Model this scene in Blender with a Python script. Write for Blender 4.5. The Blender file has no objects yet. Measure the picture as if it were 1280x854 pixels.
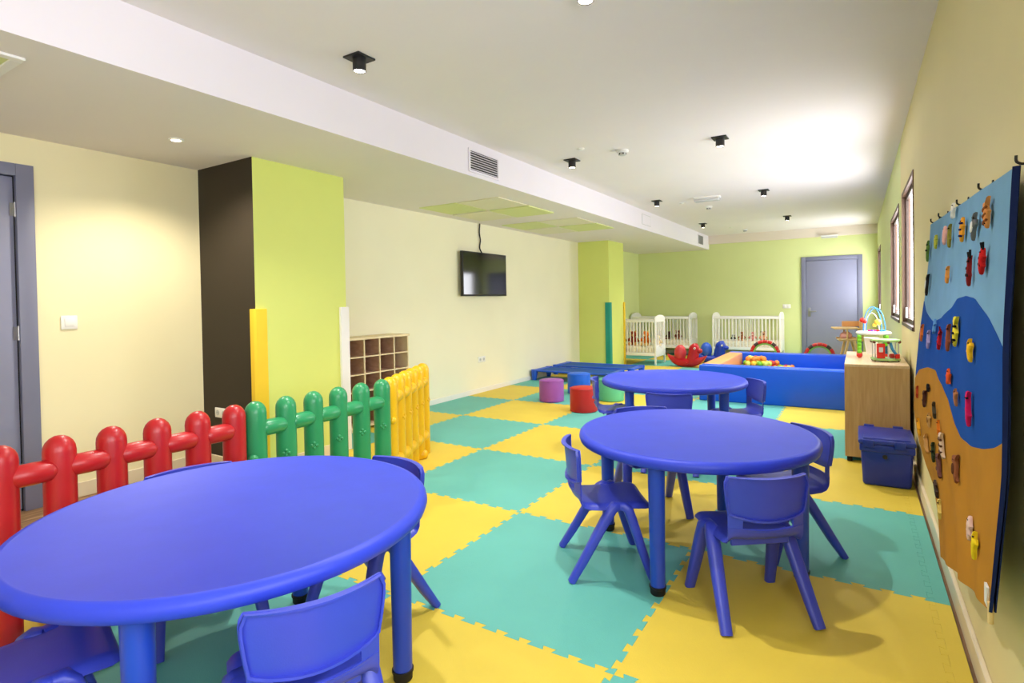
import bpy, bmesh, math, random
from mathutils import Vector, Matrix
random.seed(7)
PI = math.pi
R = math.radians
scn = bpy.context.scene
col = scn.collection

# ------------------------------------------------------------------ camera
cam_d = bpy.data.cameras.new('camera'); cam = bpy.data.objects.new('camera', cam_d); col.objects.link(cam)
cam_d.sensor_width = 36.0; cam_d.sensor_fit = 'HORIZONTAL'
cam_d.lens = 687.4 / 1280 * 36.0
cam_d.shift_x = -0.01401; cam_d.shift_y = -0.03088
cam_d.clip_start = 0.05; cam_d.clip_end = 100
yaw, pitch, roll = R(31.076), R(0.8534), R(-0.9964)
rt = Vector((math.cos(yaw), math.sin(yaw), 0)); fw = Vector((-math.sin(yaw), math.cos(yaw), 0)); up = Vector((0, 0, 1))
fw2 = fw * math.cos(pitch) - up * math.sin(pitch); up2 = up * math.cos(pitch) + fw * math.sin(pitch)
rt3 = rt * math.cos(roll) + up2 * math.sin(roll); up3 = up2 * math.cos(roll) - rt * math.sin(roll)
m = Matrix.Identity(4)
for i in range(3):
    m[i][0] = rt3[i]; m[i][1] = up3[i]; m[i][2] = -fw2[i]
m[0][3], m[1][3], m[2][3] = 0, 0, 1.228
cam.matrix_world = m
scn.camera = cam

# ------------------------------------------------------------------ world, light levels, exposure
SKY = 10.5            # overcast daylight outside the windows
SPOT = 84.0          # each ceiling downlight, watts
world = bpy.data.worlds.new('world'); scn.world = world; world.use_nodes = True
bg = world.node_tree.nodes['Background']
bg.inputs[0].default_value = (0.94, 0.95, 1.0, 1); bg.inputs[1].default_value = SKY
scn.view_settings.view_transform = 'Standard'; scn.view_settings.look = 'None'
scn.view_settings.gamma = 1.0; scn.view_settings.use_curve_mapping = False
scn.view_settings.exposure = 0.33

# ------------------------------------------------------------------ materials
def lin(c):
    o = []
    for v in c:
        v /= 255.0
        o.append(v / 12.92 if v <= 0.04045 else ((v + 0.055) / 1.055) ** 2.4)
    return o
MATS = {}
def mat(name, rgb, rough=0.5, spec=0.5, var=0.05, scale=6.0, bump=0.0, bscale=60.0, metal=0.0, emit=0.0, coat=0.0, stretch=None, sheen=0.0):
    if name in MATS: return MATS[name]
    M = bpy.data.materials.new(name); M.use_nodes = True; nt = M.node_tree; b = nt.nodes['Principled BSDF']
    c = lin(rgb)
    b.inputs['Roughness'].default_value = rough; b.inputs['Specular IOR Level'].default_value = spec
    b.inputs['Metallic'].default_value = metal; b.inputs['Coat Weight'].default_value = coat
    b.inputs['Sheen Weight'].default_value = sheen
    tc = nt.nodes.new('ShaderNodeTexCoord'); mp = nt.nodes.new('ShaderNodeMapping')
    nt.links.new(tc.outputs['Object'], mp.inputs[0])
    if stretch: mp.inputs['Scale'].default_value = stretch
    n = nt.nodes.new('ShaderNodeTexNoise'); n.inputs['Scale'].default_value = scale; n.inputs['Detail'].default_value = 4
    nt.links.new(mp.outputs[0], n.inputs['Vector'])
    r = nt.nodes.new('ShaderNodeValToRGB')
    r.color_ramp.elements[0].position = 0.3; r.color_ramp.elements[1].position = 0.7
    r.color_ramp.elements[0].color = [max(0, v * (1 - var)) for v in c] + [1]
    r.color_ramp.elements[1].color = [min(1, v * (1 + var)) for v in c] + [1]
    nt.links.new(n.outputs[0], r.inputs[0]); nt.links.new(r.outputs[0], b.inputs['Base Color'])
    if bump:
        n2 = nt.nodes.new('ShaderNodeTexNoise'); n2.inputs['Scale'].default_value = bscale; n2.inputs['Detail'].default_value = 3
        nt.links.new(mp.outputs[0], n2.inputs['Vector'])
        bp_ = nt.nodes.new('ShaderNodeBump'); bp_.inputs['Strength'].default_value = bump; bp_.inputs['Distance'].default_value = 0.01
        nt.links.new(n2.outputs[0], bp_.inputs['Height']); nt.links.new(bp_.outputs[0], b.inputs['Normal'])
    if emit:
        b.inputs['Emission Color'].default_value = (1.0, 0.9, 0.72, 1); b.inputs['Emission Strength'].default_value = emit
    MATS[name] = M
    return M
def wood(name, rgb, rgb2, rough=0.45, stretch=(1, 1, 12), scale=3.0):
    if name in MATS: return MATS[name]
    M = bpy.data.materials.new(name); M.use_nodes = True; nt = M.node_tree; b = nt.nodes['Principled BSDF']
    b.inputs['Roughness'].default_value = rough
    tc = nt.nodes.new('ShaderNodeTexCoord'); mp = nt.nodes.new('ShaderNodeMapping'); mp.inputs['Scale'].default_value = stretch
    nt.links.new(tc.outputs['Object'], mp.inputs[0])
    n = nt.nodes.new('ShaderNodeTexNoise'); n.inputs['Scale'].default_value = scale; n.inputs['Detail'].default_value = 8; n.inputs['Distortion'].default_value = 0.6
    nt.links.new(mp.outputs[0], n.inputs['Vector'])
    oi = nt.nodes.new('ShaderNodeObjectInfo')
    r = nt.nodes.new('ShaderNodeValToRGB'); r.color_ramp.elements[0].position = 0.35; r.color_ramp.elements[1].position = 0.68
    r.color_ramp.elements[0].color = lin(rgb2) + [1]; r.color_ramp.elements[1].color = lin(rgb) + [1]
    nt.links.new(n.outputs[0], r.inputs[0])
    nt.links.new(r.outputs[0], b.inputs['Base Color'])
    MATS[name] = M
    return M

CREAM = mat('cream_paint', (243, 237, 208), 0.6, 0.3, 0.015, 2, 0.03, 180)
CREAM2 = mat('warm_cream_paint', (240, 230, 188), 0.6, 0.3, 0.015, 2, 0.03, 180)
CREAM3 = mat('ochre_cream_paint', (231, 218, 164), 0.6, 0.3, 0.015, 2, 0.03, 180)
LIME = mat('lime_paint', (219, 228, 124), 0.55, 0.3, 0.015, 2, 0.03, 180)
LEAF = mat('leaf_green_paint', (221, 229, 162), 0.55, 0.3, 0.015, 2, 0.03, 180)
BLACKW = mat('blackboard_paint', (52, 44, 34), 0.6, 0.3, 0.05, 3)
WHITEC = mat('ceiling_white', (238, 230, 228), 0.8, 0.2, 0.01, 2)
WHITEB = mat('beam_white', (238, 232, 238), 0.7, 0.2, 0.01, 2)
BEIGEB = mat('beige_band', (232, 220, 205), 0.7, 0.2, 0.01, 2)
BASEB = mat('skirting_cream', (228, 215, 185), 0.45, 0.4, 0.02, 4)
BASEW = mat('skirting_white', (236, 232, 222), 0.45, 0.4, 0.02, 4)
DOORG = mat('door_grey', (138, 140, 166), 0.42, 0.5, 0.02, 3)
DOORF = mat('door_frame_grey', (122, 124, 148), 0.4, 0.5, 0.02, 3)
STEEL = mat('brushed_steel', (165, 165, 168), 0.3, 0.5, 0.03, 20, metal=1.0)
BLACKM = mat('black_metal', (30, 28, 27), 0.45, 0.5, 0.05, 10)
BLACKR = mat('black_rubber', (28, 27, 27), 0.6, 0.3, 0.05, 20)
BROWNM = mat('bronze_frame', (66, 48, 38), 0.42, 0.5, 0.04, 8)
TANM = mat('tan_jamb', (104, 76, 58), 0.5, 0.4, 0.04, 8)
WPLAST = mat('white_plastic', (240, 238, 234), 0.4, 0.5, 0.01, 5)
GPLAST = mat('grey_plastic', (200, 200, 200), 0.45, 0.5, 0.02, 5)
BLUE = mat('blue_table_plastic', (46, 66, 200), 0.46, 0.35, 0.04, 9, 0.02, 260)
BLUEC = mat('blue_chair_plastic', (56, 70, 192), 0.36, 0.5, 0.04, 8, 0.06, 320)
BLUEL = mat('blue_leg_plastic', (28, 66, 182), 0.35, 0.5, 0.04, 8)
REDP = mat('red_fence_plastic', (180, 26, 32), 0.36, 0.5, 0.05, 7, 0.02, 40)
GRNP = mat('green_fence_plastic', (44, 146, 92), 0.32, 0.5, 0.05, 7, 0.02, 40)
YELP = mat('yellow_fence_plastic', (236, 184, 14), 0.35, 0.5, 0.05, 7, 0.02, 40)
MATY = mat('yellow_foam', (217, 192, 68), 0.55, 0.35, 0.05, 2.2, 0.12, 220)
MATT = mat('teal_foam', (96, 178, 166), 0.55, 0.35, 0.05, 2.2, 0.12, 220)
FOAMY = mat('yellow_guard_foam', (240, 200, 50), 0.6, 0.3, 0.03, 5)
FOAMW = mat('white_guard_foam', (236, 234, 232), 0.6, 0.3, 0.02, 5)
FOAMT = mat('teal_guard_foam', (40, 152, 130), 0.6, 0.3, 0.03, 5)
MAPLE = wood('maple', (238, 220, 184), (226, 203, 160), 0.5, (3, 3, 3))
SHADEDW = wood('shaded_brown_wood', (196, 158, 134), (176, 138, 114), 0.6, (4, 1, 10))  # cubby interior: brown with the shade inside the holes put into the colour
OAK = wood('oak_veneer', (204, 170, 120), (188, 152, 100), 0.45, (14, 14, 1), 4)
OAKT = wood('oak_top', (226, 202, 168), (212, 184, 146), 0.3, (14, 1.2, 10), 4)
LAMI = wood('laminate', (172, 136, 96), (132, 98, 64), 0.4, (12, 1, 1), 4)
BEECH = wood('beech', (234, 202, 142), (218, 178, 112), 0.45, (4, 4, 4))
PITB = mat('pit_vinyl_blue', (0, 80, 212), 0.35, 0.5, 0.03, 5, 0.05, 30)
PITO = mat('pit_vinyl_orange', (244, 160, 96), 0.4, 0.5, 0.03, 5, 0.05, 30)
COTB = mat('cot_fabric_blue', (14, 76, 152), 0.65, 0.3, 0.05, 30)
COTF = mat('cot_frame_blue', (24, 84, 205), 0.35, 0.5, 0.03, 8)
CRIBW = mat('crib_white', (240, 238, 234), 0.4, 0.5, 0.01, 5)
CREAMF = mat('quilt_cream', (236, 226, 205), 0.9, 0.2, 0.2, 26)
BOXB = mat('navy_tub', (22, 46, 150), 0.35, 0.5, 0.04, 8)
NAVY = mat('navy_lining', (26, 38, 84), 0.9, 0.1, 0.06, 30)
SKYF = mat('sky_fabric', (122, 168, 202), 0.9, 0.1, 0.06, 8, 0.2, 500)
SEAF = mat('sea_fabric', (24, 78, 162), 0.9, 0.1, 0.07, 8, 0.2, 500)
SANDF = mat('sand_fabric', (184, 128, 44), 0.9, 0.1, 0.07, 8, 0.2, 500)
def flat(name, rgb, rough=0.5): return mat(name, rgb, rough, 0.4, 0.04, 15)
SCREEN = mat('tv_screen', (10, 10, 14), 0.07, 0.7, 0.02, 3)
LAMPE = mat('lamp_glow', (255, 240, 215), 0.5, 0.2, 0.0, 3, emit=12.0)
GLASS = bpy.data.materials.new('window_glass'); GLASS.use_nodes = True
nt = GLASS.node_tree; nt.nodes.clear()
o_ = nt.nodes.new('ShaderNodeOutputMaterial'); mx = nt.nodes.new('ShaderNodeMixShader'); tr = nt.nodes.new('ShaderNodeBsdfTransparent'); gl = nt.nodes.new('ShaderNodeBsdfGlossy')
gl.inputs['Roughness'].default_value = 0.02; mx.inputs[0].default_value = 0.06
nt.links.new(tr.outputs[0], mx.inputs[1]); nt.links.new(gl.outputs[0], mx.inputs[2]); nt.links.new(mx.outputs[0], o_.inputs[0])

# ------------------------------------------------------------------ mesh helpers
def B(): return bmesh.new()
def obj(name, bm, material, parent=None, smooth=True, angle=40, loc=None):
    bmesh.ops.recalc_face_normals(bm, faces=bm.faces[:])
    if smooth:
        lim = R(angle)
        for f in bm.faces: f.smooth = True
        for e in bm.edges:
            if len(e.link_faces) == 2 and e.calc_face_angle(0) > lim: e.smooth = False
    me = bpy.data.meshes.new(name); bm.to_mesh(me); bm.free()
    for mm in (material if isinstance(material, (list, tuple)) else [material]): me.materials.append(mm)
    o = bpy.data.objects.new(name, me); col.objects.link(o)
    if parent: o.parent = parent
    if loc: o.location = loc
    return o
def tag(o, label=None, cat=None, group=None, kind=None):
    if label: o['label'] = label
    if cat: o['category'] = cat
    if group: o['group'] = group
    if kind: o['kind'] = kind
    return o
def thing(name, label, cat, loc=(0, 0, 0), rz=0, group=None):
    o = bpy.data.objects.new(name, None); col.objects.link(o); o.empty_display_size = 0.05
    o.location = loc; o.rotation_euler = (0, 0, rz)
    return tag(o, label, cat, group)
def struct(o): o['kind'] = 'structure'; return o
def sempty(name, loc=(0, 0, 0), rz=0):
    o = bpy.data.objects.new(name, None); col.objects.link(o); o.location = loc; o.rotation_euler = (0, 0, rz); o['kind'] = 'structure'; return o
def copy_tree(o, parent=None):
    c = o.copy(); col.objects.link(c); c.parent = parent
    for ch in list(o.children): copy_tree(ch, c)
    return c
def box(bm, x0, x1, y0, y1, z0, z1, bev=0.0, seg=2, mi=0, M=None):
    t = bmesh.new()
    v = [t.verts.new(p) for p in ((x0, y0, z0), (x1, y0, z0), (x1, y1, z0), (x0, y1, z0), (x0, y0, z1), (x1, y0, z1), (x1, y1, z1), (x0, y1, z1))]
    for q in ((3, 2, 1, 0), (4, 5, 6, 7), (0, 1, 5, 4), (1, 2, 6, 5), (2, 3, 7, 6), (3, 0, 4, 7)):
        t.faces.new([v[i] for i in q])
    if bev: bmesh.ops.bevel(t, geom=t.edges[:], offset=bev, segments=seg, profile=0.5, affect='EDGES')
    for f in t.faces: f.material_index = mi
    if M: bmesh.ops.transform(t, matrix=M, verts=t.verts[:])
    merge(bm, t); return bm
def merge(bm, t):
    me = bpy.data.meshes.new('tmp'); t.to_mesh(me); t.free(); bm.from_mesh(me); bpy.data.meshes.remove(me)
def frame_of(d):
    d = d.normalized(); a = Vector((0, 0, 1)) if abs(d.z) < 0.9 else Vector((0, 1, 0))
    x = a.cross(d).normalized(); y = d.cross(x); return x, y
def tube(bm, pts, rad, seg=10, caps=True, sx=1.0, sy=1.0, ref=None, power=1.0, closed=False):
    pts = [Vector(p) for p in pts]; n = len(pts)
    rads = rad if isinstance(rad, (list, tuple)) else [rad] * n
    rings = []; px = None
    for i, p in enumerate(pts):
        if closed: d = pts[(i + 1) % n] - pts[i - 1]
        else: d = pts[min(i + 1, n - 1)] - pts[max(i - 1, 0)]
        d.normalize()
        if ref is not None: x = Vector(ref); x = (x - d * x.dot(d)).normalized()
        elif px is None: x, _ = frame_of(d)
        else: x = (px - d * px.dot(d)).normalized()
        px = x; y = d.cross(x); ring = []
        for k in range(seg):
            a = 2 * PI * k / seg + PI / seg; c, s = math.cos(a), math.sin(a)
            if power != 1.0:
                c = math.copysign(abs(c) ** power, c); s = math.copysign(abs(s) ** power, s)
            ring.append(bm.verts.new(p + x * (c * rads[i] * sx) + y * (s * rads[i] * sy)))
        rings.append(ring)
    rng = range(n) if closed else range(n - 1)
    for i in rng:
        a, b = rings[i], rings[(i + 1) % n]
        for k in range(seg): bm.faces.new((a[k], a[(k + 1) % seg], b[(k + 1) % seg], b[k]))
    if caps and not closed:
        bm.faces.new(rings[0][::-1]); bm.faces.new(rings[-1])
    return bm
def lathe(bm, prof, seg=24, c=(0, 0, 0), M=None, sx=1, sy=1):
    t = bmesh.new(); rings = []
    for r, z in prof:
        if r < 1e-6: rings.append([t.verts.new((0, 0, z))])
        else: rings.append([t.verts.new((r * math.cos(2 * PI * k / seg) * sx, r * math.sin(2 * PI * k / seg) * sy, z)) for k in range(seg)])
    for a, b in zip(rings, rings[1:]):
        for k in range(seg):
            k2 = (k + 1) % seg
            if len(a) == 1 and len(b) == 1: continue
            if len(a) == 1: t.faces.new((a[0], b[k2], b[k]))
            elif len(b) == 1: t.faces.new((a[k], a[k2], b[0]))
            else: t.faces.new((a[k], a[k2], b[k2], b[k]))
    if len(rings[0]) > 1: t.faces.new(rings[0][::-1])
    if len(rings[-1]) > 1: t.faces.new(rings[-1])
    if M: bmesh.ops.transform(t, matrix=M, verts=t.verts[:])
    bmesh.ops.translate(t, vec=Vector(c), verts=t.verts[:])
    merge(bm, t); return bm
def ball(bm, c, r, sx=1, sy=1, sz=1, seg=14, M=None):
    n = max(5, seg // 2)
    prof = [(r * math.sin(PI * i / n), -r * math.cos(PI * i / n) * sz) for i in range(n + 1)]
    prof[0] = (0, prof[0][1]); prof[-1] = (0, prof[-1][1])
    return lathe(bm, prof, seg, c, M, sx, sy)
def prism(bm, outline, z0, z1, M=None, bev=0.0):
    t = bmesh.new()
    a = [t.verts.new((x, y, z0)) for x, y in outline]; b = [t.verts.new((x, y, z1)) for x, y in outline]; n = len(outline)
    t.faces.new(a[::-1]); t.faces.new(b)
    for k in range(n): t.faces.new((a[k], a[(k + 1) % n], b[(k + 1) % n], b[k]))
    if bev: bmesh.ops.bevel(t, geom=[e for e in t.edges if abs(e.verts[0].co.z - e.verts[1].co.z) < 1e-6], offset=bev, segments=2, affect='EDGES', profile=0.5)
    if M: bmesh.ops.transform(t, matrix=M, verts=t.verts[:])
    merge(bm, t); return bm
def surf(bm, fn, us, vs, keep=None, thick=0.0):
    g = [[bm.verts.new(fn(u, v)) for u in us] for v in vs]
    fs = []
    for j in range(len(vs) - 1):
        for i in range(len(us) - 1):
            if keep and not keep((us[i] + us[i + 1]) / 2, (vs[j] + vs[j + 1]) / 2): continue
            fs.append(bm.faces.new((g[j][i], g[j][i + 1], g[j + 1][i + 1], g[j + 1][i])))
    loose = [v for v in bm.verts if not v.link_faces]
    bmesh.ops.delete(bm, geom=loose, context='VERTS')
    if thick: bmesh.ops.solidify(bm, geom=fs, thickness=thick)
    return bm
def lsp(a, b, n): return [a + (b - a) * i / (n - 1) for i in range(n)]
def smoothpoly(pts, n=6):
    P = [Vector(p) for p in pts]; out = []
    for i in range(len(P) - 1):
        p0 = P[max(i - 1, 0)]; p1 = P[i]; p2 = P[i + 1]; p3 = P[min(i + 2, len(P) - 1)]
        for k in range(n):
            t = k / n
            out.append(0.5 * ((2 * p1) + (p2 - p0) * t + (2 * p0 - 5 * p1 + 4 * p2 - p3) * t * t + (3 * p1 - p0 - 3 * p2 + p3) * t ** 3))
    out.append(P[-1]); return out
def interp(x, xs, ys):
    if x <= xs[0]: return ys[0]
    for i in range(len(xs) - 1):
        if x <= xs[i + 1]: return ys[i] + (ys[i + 1] - ys[i]) * (x - xs[i]) / (xs[i + 1] - xs[i])
    return ys[-1]

# ================================================================== THE SETTING
XL, XR, YB, YF = -4.42, 0.335, 12.5, -2.6
ZC, ZS, XB = 2.60, 2.303, -2.80
FL = -0.012                      # wooden floor under the foam mats

# floor base and laminate planks (shown behind the red fence)
fl = struct(obj('floor', box(B(), XL - .3, XR + .3, YF - .3, YB + .3, FL - 0.2, FL - 0.009), LAMI, smooth=False))
pl_me = None
for r_ in range(10):
    x0 = XL + r_ * 0.19
    for q in range(4):
        y0 = YF + q * 1.4 - (r_ % 3) * 0.42
        y1 = min(y0 + 1.4, 2.69); y0 = max(y0, YF)
        x1 = min(x0 + 0.19, -3.696)
        if y1 - y0 < 0.05 or x1 - x0 < 0.03: continue
        p = obj('plank', box(B(), x0 + .0006, x1 - .0006, y0 + .0006, y1 - .0006, FL - 0.009, FL, 0.001, 1), LAMI, fl, smooth=False)

def wallbox(name, M, *a, **k): return struct(obj(name, box(B(), *a, **k), M, smooth=False))
# left wall: cream in front, pale cream behind the first column, green at the far end
bm = B()
box(bm, XL - .2, XL, YF, 0.36, FL, ZC + .2, mi=0); box(bm, XL - .2, XL, 1.295, 2.8, FL, ZC + .2, mi=0); box(bm, XL - .2, XL, 0.36, 1.295, 2.075, ZC + .2, mi=0)
box(bm, XL - .2, XL, 2.8, 9.6, FL, ZC + .2, mi=1)
box(bm, XL - .2, XL, 9.6, YB + .2, FL, ZC + .2, mi=2)
struct(obj('wall_left', bm, [CREAM2, CREAM, LEAF], smooth=False))
# back wall with a door opening
bm = B()
box(bm, XL - .2, -0.95, YB, YB + .2, FL, ZC + .2); box(bm, 0.05, XR + .2, YB, YB + .2, FL, ZC + .2); box(bm, -0.95, 0.05, YB, YB + .2, 1.99, ZC + .2)
struct(obj('wall_back', bm, LEAF, smooth=False))
# right wall with its windows
WINS = [(4.62, 5.72, 0.975, 2.09), (6.17, 7.58, 0.97, 2.08), (10.9, 12.2, 0.92, 2.08), (-0.55, 1.05, 0.97, 2.09), (-2.3, -0.8, 0.97, 2.09)]
bm = B(); ws = sorted(WINS); y = YF - .2
PAINT = 5.93
def wr(y0, y1, z0, z1):
    if y0 < PAINT < y1:
        box(bm, XR, XR + .058, y0, PAINT, z0, z1, mi=0); box(bm, XR, XR + .058, PAINT, y1, z0, z1, mi=1)
    else: box(bm, XR, XR + .058, y0, y1, z0, z1, mi=0 if y1 <= PAINT else 1)
for (a, b, z0, z1) in ws:
    wr(y, a, FL, ZC + .2); wr(a, b, FL, z0); wr(a, b, z1, ZC + .2); y = b
wr(y, YB + .2, FL, ZC + .2)
struct(obj('wall_right', bm, [CREAM3, LEAF], smooth=False))
# wall behind the camera
wallbox('wall_front', CREAM, XL - .2, XR + .2, YF - .2, YF, FL, ZC + .2)
# ceiling, lowered ceiling on the left, shallow band above the back wall
struct(obj('ceiling', box(B(), XL - .2, XR + .2, YF - .2, YB + .2, ZC, ZC + .2), WHITEC, smooth=False))
bm = box(B(), XL, XB, YF, YB, ZS, ZC)
for f in bm.faces:
    f.material_index = 1 if f.calc_center_median().x > XB - .001 else 0
struct(obj('trim_1', bm, [WHITEC, WHITEB], smooth=False))
struct(obj('trim_2', box(B(), XB, XR, YB - .06, YB, 2.42, ZC), BEIGEB, smooth=False))

# columns
bm = box(B(), XL, -3.715, 2.385, 3.205, FL, ZS)
bm.faces.ensure_lookup_table(); bmesh.ops.recalc_face_normals(bm, faces=bm.faces[:])
for f in bm.faces: f.material_index = 1 if f.normal.y < -0.5 else 0
struct(obj('wall_column', bm, [LIME, BLACKW], smooth=False))
struct(obj('wall_column', box(B(), XL, -3.82, 9.22, 9.95, FL, ZS), LIME, smooth=False))

# skirting boards
def skirt(name, M, *a): return struct(obj(name, box(B(), *a, 0.003, 1), M, smooth=False))
skirt('baseboard_left', BASEB, XL, XL + .014, 1.38, 2.385, FL, 0.085)
skirt('baseboard_left', BASEW, XL, XL + .014, 3.205, 9.22, FL, 0.06)
skirt('baseboard_left', BASEW, XL, XL + .014, 9.95, YB, FL, 0.06)
skirt('baseboard_left', BASEB, -3.715, -3.701, 2.46, 3.12, FL, 0.085)
skirt('baseboard_left', BASEB, XL + .014, -3.75, 2.371, 2.385, FL, 0.085)
skirt('baseboard_right', BASEB, XR - .016, XR, YF, YB, FL, 0.075)
skirt('baseboard_back', BASEW, XL, -1.0, YB - .014, YB, FL, 0.06)

# doors
d1 = sempty('door_1', (XL, 0.36, FL))
bm = B(); box(bm, -.05, .02, .925, 1.012, 0, 2.14, .003); box(bm, -.05, .02, -.085, 0.01, 0, 2.14, .003); box(bm, -.05, .02, 0.01, .925, 2.065, 2.14, .003)
obj('door_frame', bm, DOORF, d1)
leaf = obj('door_leaf', box(B(), -.045, -.012, .012, .918, .012, 2.06, .002), DOORG, d1)
bm = B(); box(bm, -.046, -.018, .918, .925, 0, 2.065); obj('gasket', bm, BLACKR, d1)
obj('light_block', box(B(), -.2, -.05, -.05, .96, 0, 2.1), DOORF, d1, smooth=False)  # unseen box added behind the leaf to stop daylight leaking through the gaps
for z in (0.25, 1.1, 1.86):
    bm = B(); tube(bm, [(-.006, .925, z - .045), (-.006, .925, z + .045)], .008, 10); box(bm, -.012, -.006, .9, .95, z - .04, z + .04); obj('hinge', bm, STEEL, leaf)
bm = B(); box(bm, -.012, -.006, .04, .09, .92, 1.08, .003); tube(bm, [(-.008, .065, 1.02), (.045, .065, 1.02), (.045, .19, 1.02)], .009, 10); obj('door_handle', bm, STEEL, leaf)

d2 = sempty('door_2', (-0.98, YB, FL))
bm = B(); box(bm, 0, .085, -.025, .05, 0, 2.045, .003); box(bm, .98, 1.066, -.025, .05, 0, 2.045, .003); box(bm, .085, .98, -.025, .05, 1.965, 2.045, .003)
obj('door_frame', bm, DOORF, d2)
leaf = obj('door_leaf', box(B(), .09, .975, -.012, .03, .012, 1.96, .002), DOORG, d2)
obj('light_block', box(B(), .02, 1.04, .052, .2, 0, 2.0), DOORF, d2, smooth=False)  # added out of sight, blocks outside light round the back door leaf
bm = B(); box(bm, .118, .165, -.018, -.012, .84, 1.02, .003); tube(bm, [(.14, -.014, .945), (.14, -.06, .945), (.27, -.06, .945)], .011, 10); obj('door_handle', bm, STEEL, leaf)

# windows
def window(i, y0, y1, z0, z1):
    w = sempty('window_%d' % i, (XR, y0, z0)); L = y1 - y0; h = z1 - z0; D = 0.056
    bm = B()
    box(bm, -.006, D, 0, .03, 0, h); box(bm, -.006, D, L - .03, L, 0, h); box(bm, -.006, D, .03, L - .03, h - .03, h)
    obj('window_frame', bm, TANM if i < 4 else BROWNM, w, smooth=False)
    obj('window_sill', box(B(), -.012, D, 0.03, L - .03, 0, .028, .003), BROWNM, w, smooth=False)
    xo, a, b = .022, .03, L - .03
    bm = B()
    box(bm, xo, xo + .018, a, a + .035, .028, h - .03); box(bm, xo, xo + .018, b - .035, b, .028, h - .03)
    box(bm, xo, xo + .018, a + .035, b - .035, .028, .06); box(bm, xo, xo + .018, a + .035, b - .035, h - .062, h - .03)
    s_ = obj('sash', bm, BROWNM, w, smooth=False)
    obj('pane', box(B(), xo + .007, xo + .011, a + .035, b - .035, .06, h - .062), GLASS, s_, smooth=False)
    obj('latch', box(B(), xo - .012, xo, b - .10, b - .036, .06, .15, .003, 1), GPLAST, s_, smooth=False)
    pd = bpy.data.lights.new('daylight', 'AREA'); pd.shape = 'RECTANGLE'; pd.size = h; pd.size_y = L; pd.cycles.is_portal = True
    po = bpy.data.objects.new('daylight_portal', pd); col.objects.link(po)
    po.location = (XR + .09, (y0 + y1) / 2, (z0 + z1) / 2); po.rotation_euler = (0, R(90), 0)
for i, (a, b, z0, z1) in enumerate(WINS): window(i + 1, a, b, z0, z1)

# ------------------------------------------------------------------ foam play mat, tile by tile
TX0, TY0, TPX, TPY = 0.306, 1.666, 1.0, 1.03
def tooth_edge(p, q, n, sgn, depth=0.021):
    p = Vector((p[0], p[1])); q = Vector((q[0], q[1])); d = (q - p); L = d.length; d /= L; nn = Vector((-d.y, d.x)) * sgn
    out = [p]; pitch_ = L / n
    for k in range(n):
        c = (k + 0.5) * pitch_
        a = pitch_ * 0.17; w2 = pitch_ * 0.255
        s = 1
        for (o, h) in ((-a, 0), (-w2, depth), (w2, depth), (a, 0)):
            out.append(p + d * (c + o) + nn * h * s)
    return out                   # end point belongs to the next edge
mat_root = thing('play_mat', 'yellow and teal checkerboard mat of interlocking foam tiles covering the floor', 'play mat', (0, 0, FL))
def in_mat(c, k):
    if k < -3 or k > 10: return False
    if 0 <= c <= 3: return True
    return c == 4 and k >= 1
XLINES = [0.255, -0.694, -1.694, -2.694, -3.694, XL + .016]
YLINES = {k: TY0 + TPY * k for k in range(-3, 12)}
YLINES[11] = YB - .016; YLINES[-3] = -1.42
def xl(i): return XLINES[i]
def tile_outline(c, k):
    x1, x0 = xl(c), xl(c + 1); y0, y1 = YLINES[k], YLINES[k + 1]
    nx = max(2, round((x1 - x0) * 10)); ny = max(2, round((y1 - y0) * 9.7))
    def e(p, q, n, has, flip):
        if not has: return [Vector(p)]
        if flip:
            pts = tooth_edge(q, p, n, 1); pts.append(Vector(p)); return pts[::-1][:-1]
        return tooth_edge(p, q, n, 1)
    if c == 4 and k in (1, 7, 8):            # cut to fit round the columns
        if k == 1: o = [Vector((x0, 3.208)), Vector((x1, 3.208)), Vector((x1, y1))] + e((x1, y1), (x0, y1), nx, True, True)[1:]
        elif k == 7: o = e((x0, y0), (x1, y0), nx, True, False) + e((x1, y0), (x1, y1), ny, True, False) + [Vector((x1, y1)), Vector((-3.797, y1)), Vector((-3.797, 9.196)), Vector((x0, 9.196))]
        else: o = [Vector((-3.797, y0))] + e((x1, y0), (x1, y1), ny, True, False) + e((x1, y1), (x0, y1), nx, True, True) + [Vector((x0, 9.974)), Vector((-3.797, 9.974))]
        return o
    o = []
    o += e((x0, y0), (x1, y0), nx, in_mat(c, k - 1), False)
    o += e((x1, y0), (x1, y1), ny, True, False)
    o += e((x1, y1), (x0, y1), nx, in_mat(c, k + 1), True)
    o += e((x0, y1), (x0, y0), ny, in_mat(c + 1, k) and (c, k) != (3, 1), True)
    return o
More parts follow.
